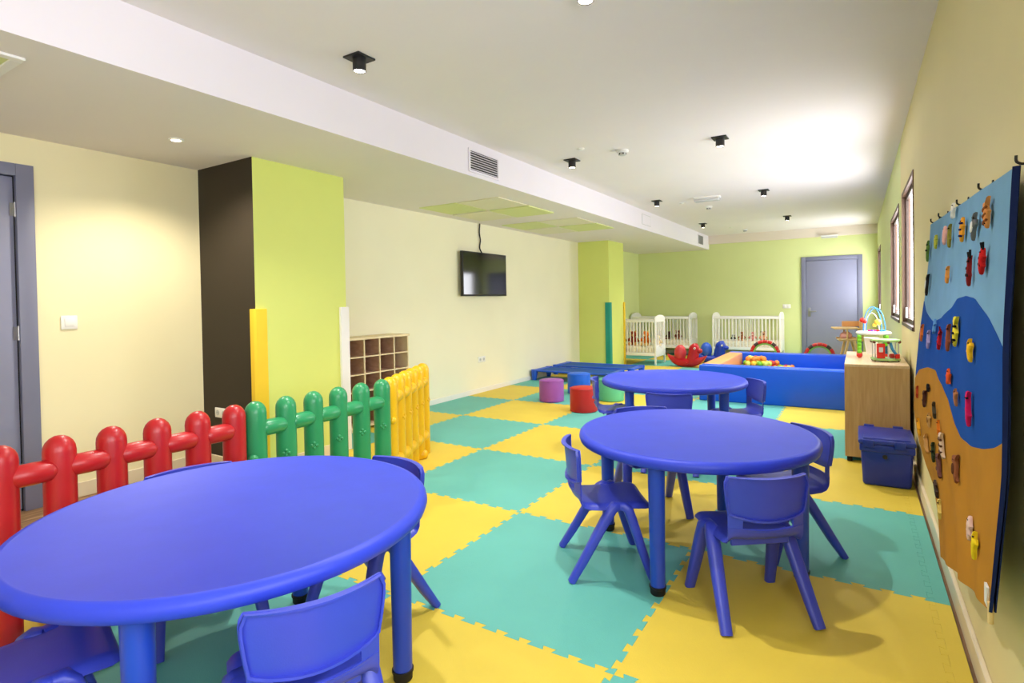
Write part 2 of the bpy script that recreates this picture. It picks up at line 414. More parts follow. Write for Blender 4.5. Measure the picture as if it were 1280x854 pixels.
def mat_piece(name, o, M):
    # dedupe
    q = []
    for p in o:
        if not q or (p - q[-1]).length > 1e-5: q.append(p)
    if (q[0] - q[-1]).length < 1e-5: q.pop()
    n = len(q); ins = []
    for i in range(n):
        a = (q[i] - q[i - 1]).normalized(); b = (q[(i + 1) % n] - q[i]).normalized()
        na = Vector((-a.y, a.x)); nb = Vector((-b.y, b.x)); mm = na + nb
        l = mm.length; mm = mm / l if l > 1e-4 else na
        ins.append(q[i] + mm * (0.0011 / max(0.45, mm.dot(na))))
    bm = B()
    lo = [bm.verts.new((p.x, p.y, 0)) for p in q]; mi_ = [bm.verts.new((p.x, p.y, 0.0105)) for p in q]; hi = [bm.verts.new((p.x, p.y, 0.012)) for p in ins]
    bm.faces.new(hi)
    for i in range(n):
        j = (i + 1) % n
        bm.faces.new((lo[i], lo[j], mi_[j], mi_[i])); bm.faces.new((mi_[i], mi_[j], hi[j], hi[i]))
    return obj(name, bm, M, mat_root, smooth=False)
for c in range(5):
    for k in range(-3, 11):
        if in_mat(c, k): mat_piece('mat_tile', tile_outline(c, k), MATT if (c + k) % 2 else MATY)
for k in range(-3, 11):
    y0, y1 = YLINES[k], YLINES[k + 1]
    ed = tooth_edge((xl(0), y0), (xl(0), y1), max(2, round((y1 - y0) * 9.7)), 1)
    o = [Vector((TX0, y0)), Vector((TX0, y1)), Vector((xl(0), y1))] + ed[::-1]
    mat_piece('edge_strip', o, MATT if k % 2 else MATY)

# ================================================================== TABLES
def table(label, x, y, rad, a0):
    t = thing('round_table', label, 'table', (x, y, 0), R(a0), 'round blue nursery tables')
    H = 0.59
    prof = [(0, H - .016), (rad - .06, H - .016), (rad - .06, H - .044), (rad - .02, H - .050), (rad - .006, H - .044), (rad, H - .028), (rad - .003, H - .013), (rad - .012, H - .003), (rad - .024, H), (rad - .030, H - .0008), (rad - .036, H - .0035), (0, H - .0035)]
    obj('tabletop', lathe(B(), prof, 96), BLUE, t, angle=50)
    for k in range(4):
        a = k * PI / 2; cx, cy = (rad - .085) * math.cos(a), (rad - .085) * math.sin(a)
        bm = lathe(B(), [(0, .035), (.031, .035), (.032, .2), (.035, .5), (.037, H - .03), (0, H - .03)], 24, (cx, cy, 0))
        lathe(bm, [(.046, H - .055), (.046, H - .02), (.03, H - .02)], 24, (cx, cy, 0))
        l = obj('leg', bm, BLUEL, t)
        obj('foot', lathe(B(), [(0, 0), (.028, 0), (.031, .004), (.032, .026), (.035, .028), (.035, .036), (.032, .037), (0, .037)], 24, (cx, cy, 0)), BLACKR, l)
    return t
table('largest-looking round blue table in the foreground, beside the red fence', -1.705, 1.025, 0.592, 34.0)
table('round blue table in the middle, ringed by four blue chairs', -0.686, 2.69, 0.553, -4.5)
table('farthest round blue table, standing before the ball pit', -1.29, 4.42, 0.570, -25)

# ================================================================== CHAIRS
def make_chair():
    t = thing('nursery_chair', '', 'chair')
    # seat shell
    ys = [.178, .170, .150, .10, .03, -.05, -.10, -.135, -.158, -.172]
    zs = [.296, .312, .322, .326, .321, .318, .320, .328, .344, .372]
    hw = [.128, .148, .160, .164, .160, .154, .150, .148, .146, .145]
    def fs(u, v):
        y = interp(v, list(range(10)), ys); z = interp(v, list(range(10)), zs); w_ = interp(v, list(range(10)), hw)
        a = abs(u)
        drop = 0.020 * (max(0, a - .8) / .2) ** 2 * (1 if v < 7.5 else max(0, 9 - v) / 1.5) * min(1, v / 2)
        fwd = 0.034 * u * u * max(0, (v - 6.0) / 3.0)
        return (w_ * u, y + fwd, z - drop + .005 * min(a, .8) ** 2)
    us = [-1, -.95, -.9, -.84, -.7, -.5, -.25, 0, .25, .5, .7, .84, .9, .95, 1]
    obj('seat', surf(B(), fs, us, lsp(0, 9, 28), thick=-.005), BLUEC, t, angle=60)
    # backrest: lower strip with a hand slot, then the curved upper panel
    def fb(u, v):                # v = height above floor
        k = (v - .365) / .203
        y = -.168 - .018 * k + .044 * u * u * (.75 + .25 * k); w_ = .145 + (.0 if v < .40 else min(.015, .12 * (v - .40)))
        w_ -= .010 * max(0, (v - .545) / .023) ** 2
        z = v + .020 * u * u * max(0, min(1, (.47 - v) / .06)) * max(0, min(1, (v - .365) / .02))
        return (w_ * u, y, z)
    us2 = [-1, -.9, -.8, -.72, -.66, -.5, -.25, 0, .25, .5, .66, .72, .8, .9, 1]
    vsb = [.362, .368, .3725, .377, .396, .401, .41, .425, .45, .48, .51, .54, .556, .564, .568]
    bk = obj('backrest', surf(B(), fb, us2, vsb, keep=lambda u, v: not (abs(u) < .68 and .374 < v < .398), thick=-.006), BLUEC, t, angle=60)
    # rim turned backwards round the upper panel
    loop = [fb(-1, v) for v in lsp(.406, .568, 8)] + [fb(u, .568) for u in lsp(-.92, .92, 13)] + [fb(1, v) for v in lsp(.568, .406, 8)] + [fb(u, .403) for u in lsp(.92, -.92, 13)]
    bm = B(); n = len(loop); cen = Vector((0, -.2, .495))
    rows = []
    for (off, dy) in ((1.0, .003), (1.0, -.014), (1.0, -.0185), (.965, -.0185), (.965, .0)):
        rows.append([bm.verts.new((p[0] * off, p[1] + dy, cen.z + (p[2] - cen.z) * (off if off == 1 else .93))) for p in loop])
    for a, b in zip(rows, rows[1:]):
        for i in range(n): bm.faces.new((a[i], a[(i + 1) % n], b[(i + 1) % n], b[i]))
    obj('rim', bm, BLUEC, bk, angle=50)
    # legs: two inverted V frames
    for s in (-1, 1):
        for (y0, y1) in ((-.005, -.19), (.07, .165)):
            pts = [(s * .140, .033, .312), (s * .146, y0 * .55 + .015, .314), (s * .150, y0, .300), (s * .156, y0 + (y1 - y0) * .18, .25), (s * .170, y0 + (y1 - y0) * .7, .09), (s * .178, y1, 0.0)]
            bm = tube(B(), pts, [.021, .024, .026, .0255, .022, .020], 12, sx=1.05, sy=.86, ref=(1, 0, 0), power=.62)
            for v in bm.verts: v.co.z = max(v.co.z, 0.0)
            obj('leg', bm, BLUEC, t, angle=50)
        # gusset joining the frame to the seat underside
        bm = B(); box(bm, s * .10 - .042, s * .10 + .042, -.03, .09, .292, .312, .006, 2); obj('bracket', bm, BLUEC, t)
    bm = B(); box(bm, -.115, .115, -.10, -.085, .285, .318, .004, 1); box(bm, -.115, .115, .12, .135, .285, .318, .004, 1); obj('seat_rib', bm, BLUEC, t)
    return t
proto = make_chair()
CH = [
 (-0.383, 2.320, 125.8, 'blue plastic chair at the middle table with its back to the camera'),
 (-1.020, 2.386, 34.0, 'blue plastic chair on the left side of the middle table, seen side on'),
 (-0.322, 2.977, 218.5, 'blue plastic chair on the right of the middle table, facing the camera'),
 (-1.050, 3.106, -54.2, 'blue plastic chair mostly hidden behind the far edge of the middle table'),
 (-1.207, 0.883, 155.0, 'nearest blue plastic chair, its backrest filling the bottom of the picture'),
 (-1.676, 1.531, 263.0, 'blue plastic chair at the foreground table beside the yellow fence end'),
 (-2.196, 1.160, -15.7, 'blue plastic chair between the foreground table and the red fence, only its backrest top showing'),
 (-1.850, 0.540, 76.0, 'blue plastic chair at the bottom left corner with only its seat showing'),
 (-1.760, 4.340, 22.0, 'blue plastic chair left of the farthest table, beside the red pouf'),
 (-1.175, 3.960, 102.5, 'blue plastic chair between the middle and farthest tables, back to the camera'),
 (-0.826, 4.610, 213.0, 'blue plastic chair right of the farthest table, in front of the ball pit'),
]
for i, (x, y, a, lab) in enumerate(CH):
    o = proto if i == 0 else copy_tree(proto)
    o.location = (x, y, 0); o.rotation_euler = (0, 0, R(a - 90)); tag(o, lab, 'chair', 'blue nursery chairs')

# ================================================================== PICKET FENCES
def fence(name, label, M, pos, flower, zr=.595):
    # pos: picket positions along a line from p0 to p1
    p0 = Vector(pos[0]); t = thing(name, label, 'fence', (p0.x, p0.y, 0), 0, 'plastic picket fence panels')
    q = [Vector((p[0] - p0.x, p[1] - p0.y, 0)) for p in pos]
    d = (q[-1] - q[0]).normalized(); nrm = Vector((d.y, -d.x, 0))
    if nrm.x < 0: nrm = -nrm
    Hf, r = .74, .053
    prof = [(0, 0.0), (.046, 0.0), (.052, .01)] + [(r, z) for z in (.12, .35, .6)] + [(r * math.cos(a), Hf - r * 1.15 + r * 1.15 * math.sin(a)) for a in [R(x) for x in (0, 18, 36, 54, 72)]] + [(0, Hf)]
    for i, p in enumerate(q):
        pk = obj('picket', lathe(B(), prof, 22, p), M, t, angle=60)
        if 0 < i < len(q):
            bm = B(); sd_ = (nrm - d * (.75 if abs(nrm.x) > .95 else .2)).normalized(); td_ = Vector((-sd_.y, sd_.x, 0))
            for (a, b, rr) in ((-.012, .0, .011), (.012, .0, .011), (0, .014, .011), (0, -.012, .011), (0, 0, .008)) if flower else ((-.02, -.002, .007), (-.007, .003, .007), (.007, -.002, .007), (.02, .003, .007)):
                c_ = p + td_ * a + sd_ * (math.sqrt(max(0, .0532 ** 2 - a * a)) - .004) + Vector((0, 0, .44 + b)); ball(bm, c_, rr, seg=8)
            obj('relief', bm, M, pk)
    for i in range(len(q) - 1):
        a, b = q[i], q[i + 1]
        for z in (zr, .16):
            off = nrm * .016
            pts = [a + off + (b - a) * s + Vector((0, 0, z)) for s in (.02, .10, .22, .5, .78, .90, .98)]
            obj('rail', tube(B(), pts, [.008, .030, .041, .0425, .041, .030, .008], 16), M, t, angle=60)
    for p in (q[1], q[4]):      # broad feet
        fl_ = .45 if abs(nrm.x) < .95 else 1.0
        bm = B(); tube(bm, [p + nrm * s + Vector((0, 0, .034)) for s in [x * fl_ for x in (-.165, -.15, -.08, .08, .15, .165)]], [.012, .03, .04, .04, .03, .012], 14)
        for v in bm.verts: v.co.z = max(0.0, v.co.z)
        obj('foot', bm, M, t, angle=60)
    bm = B(); p = q[0] - d * .035 + nrm * .03 + Vector((0, 0, .452)); ball(bm, p, .026, seg=12); tube(bm, [p, q[0] + Vector((0, 0, .44))], [.022, .026], 10); obj('latch', bm, M, t)
    return t
fence('picket_fence', 'red plastic picket fence panel with rounded tops beside the foreground table', REDP, [(-2.67, y) for y in (.71, .885, 1.06, 1.235, 1.41, 1.586)], False, .615)
fence('picket_fence', 'green plastic picket fence panel between the red and yellow panels', GRNP, [(-2.665, 1.697 + .1758 * k) for k in range(6)], True)
fence('picket_fence', 'yellow plastic picket fence panel standing at an angle in front of the cubby shelf', YELP, [(-2.70 - .072 * k, 2.68 + .146 * k) for k in range(6)], True)

# ================================================================== CORNER GUARDS
def guard(label, M, x, y, sx, sy, w1=.10, w2=.10, h=1.21, th=.022):
    # L profile hugging a column corner at (x,y); legs run towards -sx (along x) and -sy (along y)
    o = [(0, 0), (-sx * w1, 0), (-sx * w1, sy * th), (sx * th * .4, sy * th), (sx * th, sy * th * .4), (sx * th, -sy * w2), (0, -sy * w2)]
    return tag(obj('corner_guard', prism(B(), o, 0, h, bev=.004), M, loc=(x, y, 0.0)), label, 'corner guard', 'foam corner guards')
guard('yellow foam corner guard on the black and lime column edge', FOAMY, -3.7145, 2.3845, 1, -1, .035, .075)
guard('white foam corner guard on the lime column beside the cubby shelf', FOAMW, -3.7145, 3.2055, 1, 1, .05, .075)
guard('teal foam corner guard on the near edge of the far lime column', FOAMT, -3.8195, 9.2195, 1, -1, .07, .07, 1.19)
guard('thin yellow foam corner guard on the rear edge of the far lime column', FOAMY, -3.8195, 9.9505, 1, 1, .05, .045, 1.19)

# ================================================================== CUBBY SHELF
cy0, cy1, cz0, cz1, cxf = 3.565, 4.385, .045, .885, -4.125
cb = thing('cubby_shelf', 'pale wood cubby shelf of twenty empty holes against the cream wall', 'shelf', (XL + .02, cy0, 0))
Dp = cxf - (XL + .02); W = cy1 - cy0
obj('top_board', box(B(), 0, Dp + .012, -.012, W + .012, cz1, cz1 + .022, .003), MAPLE, cb, smooth=False)
obj('bottom_board', box(B(), 0, Dp, 0, W, cz0 - .016, cz0, .002), MAPLE, cb, smooth=False)
obj('back_panel', box(B(), 0, .008, .0, W, cz0, cz1), SHADEDW, cb, smooth=False)
for k in range(5):
    y = k * (W - .014) / 4
    ub = obj('upright', box(B(), .008, Dp - .012, y, y + .014, cz0, cz1), SHADEDW if 0 < k < 4 else MAPLE, cb, smooth=False); obj('edge_strip', box(B(), Dp - .012, Dp, y, y + .014, cz0, cz1, .001, 1), MAPLE, ub, smooth=False)
for r_ in range(1, 5):
    z = cz0 + r_ * (cz1 - cz0) / 5
    for k in range(4):
        y = k * (W - .014) / 4 + .014
        sb = obj('shelf_board', box(B(), .008, Dp - .014, y, y + (W - .014) / 4 - .014, z - .006, z + .006), SHADEDW, cb, smooth=False); obj('edge_strip', box(B(), Dp - .014, Dp - .002, y, y + (W - .014) / 4 - .014, z - .006, z + .006), MAPLE, sb, smooth=False)
for (x, y) in ((.03, .03), (.03, W - .06), (Dp - .05, .03), (Dp - .05, W - .06)):
    obj('foot', box(B(), x, x + .03, y, y + .03, 0, cz0 - .016, .003), MAPLE, cb, smooth=False)

# ================================================================== TELEVISION
tv = thing('television', 'slim black wall-mounted television hanging on the cream wall', 'television', (XL, 5.63, 1.315))
obj('casing', box(B(), .045, .085, 0, 1.02, 0, .585, .004), BLACKM, tv)
obj('screen', box(B(), .0852, .0866, .014, 1.006, .022, .572), SCREEN, tv, smooth=False)
bm = B(); box(bm, 0, .045, .33, .69, .15, .45, .004); obj('wall_mount', bm, BLACKM, tv)
tag(obj('television_cable', tube(B(), smoothpoly([(.06, 6.09, 1.9), (.02, 6.10, 1.97), (.018, 6.12, 2.08), (.018, 6.10, 2.18), (.018, 6.115, 2.302)], 6), .009, 8), BLACKR, loc=(XL, 0, 0)), 'black cable running up the wall from the television', 'cable')

# ================================================================== SWITCHES AND SOCKETS
def plate(name, label, cat, loc, rz, w_, h_, n, kind):
    t = thing(name, label, cat, loc, rz)     # local: +y out of the wall is -y
    obj('plate', box(B(), -w_ / 2, w_ / 2, -.010, 0, -h_ / 2, h_ / 2, .003), WPLAST, t)
    for k in range(n):
        cx = (k - (n - 1) / 2) * (w_ / n)
        if kind == 's': obj('rocker', box(B(), cx - .026, cx + .026, -.014, -.009, -.026, .026, .002), WPLAST, t)
        else:
            bm = lathe(B(), [(0, 0), (.021, 0), (.021, .002), (.019, .002), (.018, -.006), (0, -.006)], 20, M=Matrix.Rotation(R(90), 4, 'X')); bmesh.ops.translate(bm, vec=(cx, -.0105, 0), verts=bm.verts[:])
            s = obj('socket', bm, GPLAST, t)
            bm = B()
            for dx in (-.008, .008): lathe(bm, [(0, 0), (.0025, 0), (.0025, .001), (0, .001)], 8, (cx + dx, -.0112, 0), Matrix.Rotation(R(90), 4, 'X'))
            obj('pin_hole', bm, BLACKR, s)
    return t
plate('light_switch', 'white light switch on the cream wall beside the grey door', 'switch', (XL, 1.535, 1.145), R(90), .088, .088, 1, 's')
plate('wall_socket', 'white triple socket low on the black side of the column', 'socket', (-4.172, 2.385, .418), 0, .158, .075, 2, 'o')
plate('wall_socket', 'white double socket low on the cream wall below the television', 'socket', (XL, 6.12, .45), R(90), .16, .08, 2, 'o')
plate('light_switch', 'white double light switch on the green back wall beside the door', 'switch', (-1.256, YB, 1.04), 0, .15, .085, 2, 's')

# ================================================================== CEILING FITTINGS
def downlight(label, x, y, z=ZC, on=True, power=SPOT):
    t = thing('ceiling_spotlight', label, 'ceiling light', (x, y, z), R(45) * 0, 'black ceiling spotlights')
    obj('mounting_plate', box(B(), -.062, .062, -.062, .062, -.010, 0, .002, 1), BLACKM, t, smooth=False)
    lathe_b = lathe(B(), [(.036, -.010), (.036, -.075), (.033, -.078), (.031, -.070), (.0, -.070)], 24); obj('lamp_body', lathe_b, BLACKM, t)
    obj('lamp', lathe(B(), [(0, -.0735), (.030, -.0735), (.030, -.0705), (0, -.0705)], 24), LAMPE, t)
    sd = bpy.data.lights.new('spot', 'SPOT'); sd.energy = power; sd.spot_size = R(125); sd.spot_blend = 0.7; sd.shadow_soft_size = .03; sd.color = (1, .94, .90)
    so = bpy.data.objects.new('lamp_light', sd); col.objects.link(so); so.parent = t; so.location = (0, 0, -.085)
    return t
downlight('black square ceiling spotlight nearest the camera, beside the white beam', -2.361, 2.167)
downlight('black ceiling spotlight by the beam just past the black slatted grille', -2.372, 4.845)
downlight('largest black spotlight on the right half of the ceiling', -0.996, 4.904)
downlight('black ceiling spotlight beside the beam, third along it', -2.382, 7.516)
downlight('black ceiling spotlight right of the emergency light', -1.016, 7.60)
downlight('farthest black ceiling spotlight beside the beam end', -2.41, 10.3)
downlight('farthest black ceiling spotlight on the right, above the grey door', -1.009, 10.263)
downlight('black ceiling spotlight just above the top edge of the picture', -1.0, 2.2)

t = thing('recessed_spotlight', 'small round recessed light in the lowered ceiling above the fence', 'ceiling light', (-3.722, 1.877, ZS))
obj('ring', lathe(B(), [(.028, 0), (.045, 0), (.043, -.006), (.03, -.008), (.028, -.002)], 28), WPLAST, t)
obj('lamp', lathe(B(), [(0, -.004), (.028, -.004), (.028, -.001), (0, -.001)], 20), LAMPE, t)
sd = bpy.data.lights.new('spot', 'SPOT'); sd.energy = SPOT * .7; sd.spot_size = R(140); sd.spot_blend = .7; sd.shadow_soft_size = .03; sd.color = (1, .9, .75)
so = bpy.data.objects.new('lamp_light', sd); col.objects.link(so); so.parent = t; so.location = (0, 0, -.02)

def detector(name, label, x, y, r, h, tip=True):
    t = thing(name, label, 'detector', (x, y, ZC))
    obj('base', lathe(B(), [(0, 0), (r, 0), (r, -h * .35), (r * .85, -h * .5), (0, -h * .5)], 24), WPLAST, t)
    obj('head', lathe(B(), [(r * .62, -h * .5), (r * .6, -h * .9), (r * .4, -h), (0, -h)], 24), GPLAST if tip else WPLAST, t)
    if tip:
        for k in range(6):
            a = k * PI / 3; c_, s_ = math.cos(a), math.sin(a)
            obj('vent', box(B(), -.006, .006, -.002, .002, -h * .86, -h * .58, M=Matrix.Translation((r * .61 * c_, r * .61 * s_, 0)) @ Matrix.Rotation(a + PI / 2, 4, 'Z')), BLACKM, t, smooth=False)
detector('smoke_detector', 'white smoke detector on the ceiling between the two nearest spotlights', -1.835, 4.80, .055, .05)
detector('motion_sensor', 'tiny flat white disc on the ceiling by the second beam spotlight', -2.13, 4.536, .035, .014, False)
detector('smoke_detector', 'small white smoke detector just behind the emergency light', -1.887, 8.44, .05, .05)
detector('motion_sensor', 'tiny white ceiling disc left of the emergency light', -2.148, 7.92, .035, .014, False)
detector('smoke_detector', 'small farthest white smoke detector near the back wall', -1.916, 11.70, .05, .05)
detector('motion_sensor', 'tiny farthest white ceiling disc near the beam end', -2.095, 11.167, .035, .014, False)
def emergency(label, loc, w_, d_, h_):
    t = thing('emergency_light', label, 'emergency light', loc)
    obj('housing', box(B(), -w_ / 2, w_ / 2, -d_ / 2, d_ / 2, -h_ * .4, 0, .004), WPLAST, t)
    obj('diffuser', box(B(), -w_ / 2 + .008, w_ / 2 - .008, -d_ / 2 + .008, d_ / 2 - .008, -h_, -h_ * .4, .008), GPLAST, t)
emergency('white emergency light box in the middle of the ceiling', (-1.73, 7.64, ZC), .34, .12, .06)
emergency('white emergency light box under the beige band over the back door', (-0.47, YB - .09, 2.44), .30, .06, .06)

# lowered-ceiling panels: each one a removable panel with its own edge
PANG = mat('panel_green', (220, 226, 158), .6, .3, .01, 3); PANB = mat('panel_beige', (232, 227, 200), .6, .3, .01, 3)
def cpanel(label, x0, x1, y0, y1, M, dz):
    tag(obj('ceiling_panel', box(B(), x0, x1, y0, y1, -dz, 0, .002, 1), M, loc=(0, 0, ZS), smooth=False), label, 'ceiling panel', 'panels in the lowered ceiling')
cpanel('light green ceiling panel nearest the camera, above the television wall', -4.2, -3.68, 4.68, 5.25, PANG, .008)
cpanel('pale beige ceiling panel beside the nearest green one, toward the beam', -3.66, -3.13, 4.68, 5.25, PANB, .008)
cpanel('light green ceiling panel toward the beam in the nearer group', -3.66, -3.13, 5.28, 5.88, PANG, .014)
cpanel('pale beige ceiling panel over the television cable', -4.2, -3.68, 5.28, 5.88, PANB, .014)
cpanel('light green ceiling panel by the wall in the farther group', -4.25, -3.68, 6.42, 7.0, PANG, .008)
cpanel('pale beige ceiling panel toward the beam in the farther group', -3.66, -3.08, 6.42, 7.0, PANB, .008)
cpanel('light green ceiling panel in the farther group nearest the far column', -3.66, -3.08, 7.03, 7.66, PANG, .014)
cpanel('pale beige ceiling panel by the wall before the far column', -4.25, -3.68, 7.03, 7.66, PANB, .014)
t = thing('ceiling_hatch', 'green ceiling hatch with a white frame at the upper left edge', 'hatch', (-3.31, .61, ZS))
bm = B()
for a in ((-.32, -.28, -.32, .32), (.24, .28, -.32, .32), (-.28, .24, -.32, -.28), (-.28, .24, .28, .32)): box(bm, *a, -.012, 0, .002, 1)
obj('frame', bm, WPLAST, t, smooth=False); obj('panel', box(B(), -.28, .24, -.28, .28, -.006, -.001), PANG, t, smooth=False)

# grilles on the beam face
def grille(label, y0, y1, z0, z1, n, M, vert=False):
    t = thing('air_grille', label, 'vent', (XB, (y0 + y1) / 2, z0)); L = y1 - y0; h = z1 - z0; b = .018
    bm = B()
    for a in ((-L / 2, L / 2, 0, b), (-L / 2, L / 2, h - b, h), (-L / 2, -L / 2 + b, b, h - b), (L / 2 - b, L / 2, b, h - b)): box(bm, 0, .012, *a)
    obj('frame', bm, WHITEB, t, smooth=False)
    obj('backing', box(B(), .0005, .002, -L / 2 + b, L / 2 - b, b, h - b), BLACKM, t, smooth=False)
    for k in range(n):
        z = b + (h - 2 * b) * (k + .5) / n
        if vert:
            yy = -L / 2 + b + (L - 2 * b) * (k + .5) / n
            obj('slat', box(B(), .002, .010, yy - .004, yy + .004, b, h - b), M, t, smooth=False)
        else: obj('slat', box(B(), .002, .008, -L / 2 + b, L / 2 - b, z - .0022, z + .0022), M, t, smooth=False)
grille('black slatted air grille on the white beam, nearest of three', 3.74, 4.19, 2.335, 2.535, 8, WHITEB)
t = thing('access_hatch', 'thin outlined white access hatch on the beam, middle of the three openings', 'hatch', (XB, 8.30, 2.385))
obj('cover', box(B(), 0, .006, -.19, .19, 0, .145, .001, 1), WHITEB, t, smooth=False)
obj('shadow_gap', box(B(), 0, .0025, -.205, .205, -.008, .153), GPLAST, t, smooth=False)
grille('small grey air grille near the far end of the white beam', 11.5, 11.95, 2.345, 2.56, 7, GPLAST, True)

# ================================================================== POUFS
def pouf(label, x, y, rgb, nm):
    t = thing('round_pouf', label, 'pouf', (x, y, 0), random.random(), 'round foam poufs')
    M = mat(nm, rgb, .45, .4, .03, 6, .05, 40); r, h = .152, .268
    obj('cover', lathe(B(), [(0, 0), (r - .012, 0), (r - .002, .008), (r, .03), (r, h - .03), (r - .004, h - .012), (r - .018, h - .002), (0, h + .004)], 40), M, t, angle=60)
    bm = B()
    for z in (.012, h - .013): tube(bm, [(r * math.cos(a) * .993, r * math.sin(a) * .993, z) for a in [2 * PI * k / 40 for k in range(40)]], .0035, 6, closed=True)
    obj('piping', bm, M, t)
pouf('purple round pouf standing before the blue cots', -3.24, 5.945, (148, 78, 164), 'purple_vinyl')
pouf('blue round pouf behind the purple and red ones', -3.19, 6.62, (20, 96, 210), 'blue_vinyl')
pouf('red round pouf beside the farthest table', -2.625, 5.56, (182, 32, 30), 'red_vinyl')
pouf('mint green round pouf half hidden behind the farthest table', -2.60, 6.31, (92, 188, 146), 'mint_vinyl')

# ================================================================== STACKING COTS
def cot(label, x0, x1, y0, y1):
    t = thing('stacking_cot', label, 'cot', (x0, y0, 0), 0, 'blue stacking cots'); L, W = x1 - x0, y1 - y0; h = .15
    bm = B()
    surf(bm, lambda u, v: (u, v, h - .012 * math.sin(PI * (u - .08) / (L - .16)) * math.sin(PI * (v - .03) / (W - .06))), lsp(.08, L - .08, 14), lsp(.03, W - .03, 8), thick=.004)
    obj('sheet', bm, COTB, t)
    for y in (.03, W - .03): obj('side_rail', tube(B(), [(.06, y, h - .004), (L - .06, y, h - .004)], .014, 10), COTF, t)
    for s, x in ((1, 0), (-1, L)):
        bm = B(); box(bm, min(x, x + s * .085), max(x, x + s * .085), .05, W - .05, h - .022, h + .010, .008); obj('end_bar', bm, COTF, t)
        for y in (.045, W - .045):
            bm = B(); tube(bm, [(x + s * .045, y, h + .014), (x + s * .045, y, h - .02), (x + s * .04, y, .01), (x + s * .04, y, 0)], [.05, .052, .034, .034], 10, sx=1, sy=.9, power=.7); obj('leg', bm, COTF, t, angle=50)
cot('nearer blue stacking cot lying low behind the poufs', -4.39, -3.05, 7.38, 7.94)
cot('farther blue stacking cot in front of the lime column', -4.39, -2.98, 8.10, 8.66)

# ================================================================== BALL PIT
px0, px1, py0, py1, ph, pt = -1.655, 0.30, 6.77, 8.75, .425, .20
t = thing('ball_pit', 'square padded ball pit with blue walls and an orange side', 'ball pit', (px0, py0, 0))
W, D = px1 - px0, py1 - py0
def pad(name, M, *a): return obj(name, box(B(), *a, .014, 3), M, t, angle=60)
p = pad('front_pad', PITB, 0, W, 0, pt, 0, ph)
pad('back_pad', PITB, 0, W, D - pt, D, 0, ph)
pad('side_pad', PITO, 0.004, pt, pt + .002, D - pt - .002, 0, ph)
pad('side_pad', PITB, W - pt, W, pt + .002, D - pt - .002, 0, ph)
pad('base_pad', PITB, pt, W - pt, pt, D - pt, 0, .20)
BC = [((200, 44, 34), 'ball_red'), ((120, 190, 40), 'ball_green'), ((240, 205, 60), 'ball_yellow'), ((240, 140, 50), 'ball_orange'), ((205, 225, 90), 'ball_lime')]
CN = ['red', 'green', 'yellow', 'orange', 'lime']
bm_ball = [None] * 5; br = .038; cnt = 0
spots = []
bx0, by1 = px0 + pt + br + .004, py1 - pt - br - .004
for lay, cnts in enumerate(((9, 8, 8, 7, 6), (6, 5, 5, 4), (3, 3, 2))):
    for j, n in enumerate(cnts):
        for i in range(n):
            spots.append((bx0 + (i + .5 * (j % 2) + .5 * lay) * br * 2.04 + random.uniform(-.001, .001), by1 - j * br * 1.80 - lay * br * 1.04, .202 + br + lay * br * 1.62))
for n_, (x, y, z) in enumerate(spots):
    k = random.randrange(5)
    if bm_ball[k] is None:
        o = obj('play_ball', ball(B(), (0, 0, 0), br, seg=16), mat(BC[k][1], BC[k][0], .35, .5, .03, 8), angle=80); bm_ball[k] = o
    else:
        o = bm_ball[k].copy(); col.objects.link(o)
    o.location = (x, y, z); tag(o, '%s plastic ball lying in the corner of the ball pit' % CN[k], 'ball', '%s balls in the ball pit' % CN[k])

# ================================================================== CABINET AND TUB
kx0, kx1, ky0, ky1, kh = -.088, .312, 4.705, 5.78, .726
t = thing('low_cabinet', 'light oak low cabinet standing endwise against the right wall', 'cabinet', (kx0, ky0, 0)); W, D = kx1 - kx0, ky1 - ky0
obj('end_panel', box(B(), 0, W, 0, .018, .04, kh - .02, .0015, 1), OAK, t, smooth=False)
obj('end_panel', box(B(), 0, W, D - .018, D, .04, kh - .02, .0015, 1), OAK, t, smooth=False)
obj('top_panel', box(B(), 0, W, 0, D, kh - .02, kh, .002, 1), OAKT, t, smooth=False)
obj('back_panel', box(B(), W - .01, W, .018, D - .018, .04, kh - .02), OAK, t, smooth=False)
obj('bottom_panel', box(B(), 0, W - .01, .018, D - .018, .04, .058), OAK, t, smooth=False)
for k in range(2):
    y = .02 + k * (D - .04) / 2
    dr = obj('door', box(B(), .0, .018, y + .001, y + (D - .04) / 2 - .001, .06, kh - .022, .0015, 1), OAK, t, smooth=False)
for x in (.012, W - .05):
    for y in (.02, D - .06): obj('foot', box(B(), x, x + .035, y, y + .04, 0, .04, .004), BLACKR, t)

t = thing('storage_tub', 'dark blue lidded plastic tub on the floor before the oak cabinet', 'storage box', (.002, 4.15, 0))
W, D, h = .300, .42, .285
def taper(bm, W, D, h, k):
    for v in bm.verts:
        f = k * (1 - v.co.z / h); v.co.x = W / 2 + (v.co.x - W / 2) * (1 - f); v.co.y = D / 2 + (v.co.y - D / 2) * (1 - f)
    return bm
obj('body', taper(box(B(), .006, W - .006, .006, D - .006, 0, h, .02, 4), W, D, h, .09), BOXB, t, angle=60)
obj('collar', box(B(), .0, W, .0, D, h - .06, h - .012, .008, 2), BOXB, t)
bm = B(); box(bm, -.006, W + .006, -.006, D + .006, h - .012, h + .018, .010, 3); box(bm, .02, W - .02, .025, D - .025, h + .012, h + .026, .006, 2)
lid = obj('lid', bm, BOXB, t, angle=60)
for x in (.02, .19): obj('clip', box(B(), x, x + .06, -.014, .02, h - .03, h + .018, .004), BOXB, lid)
for x in (.03, .20): obj('hinge', box(B(), x, x + .06, D - .03, D + .008, h, h + .034, .004), BOXB, lid)
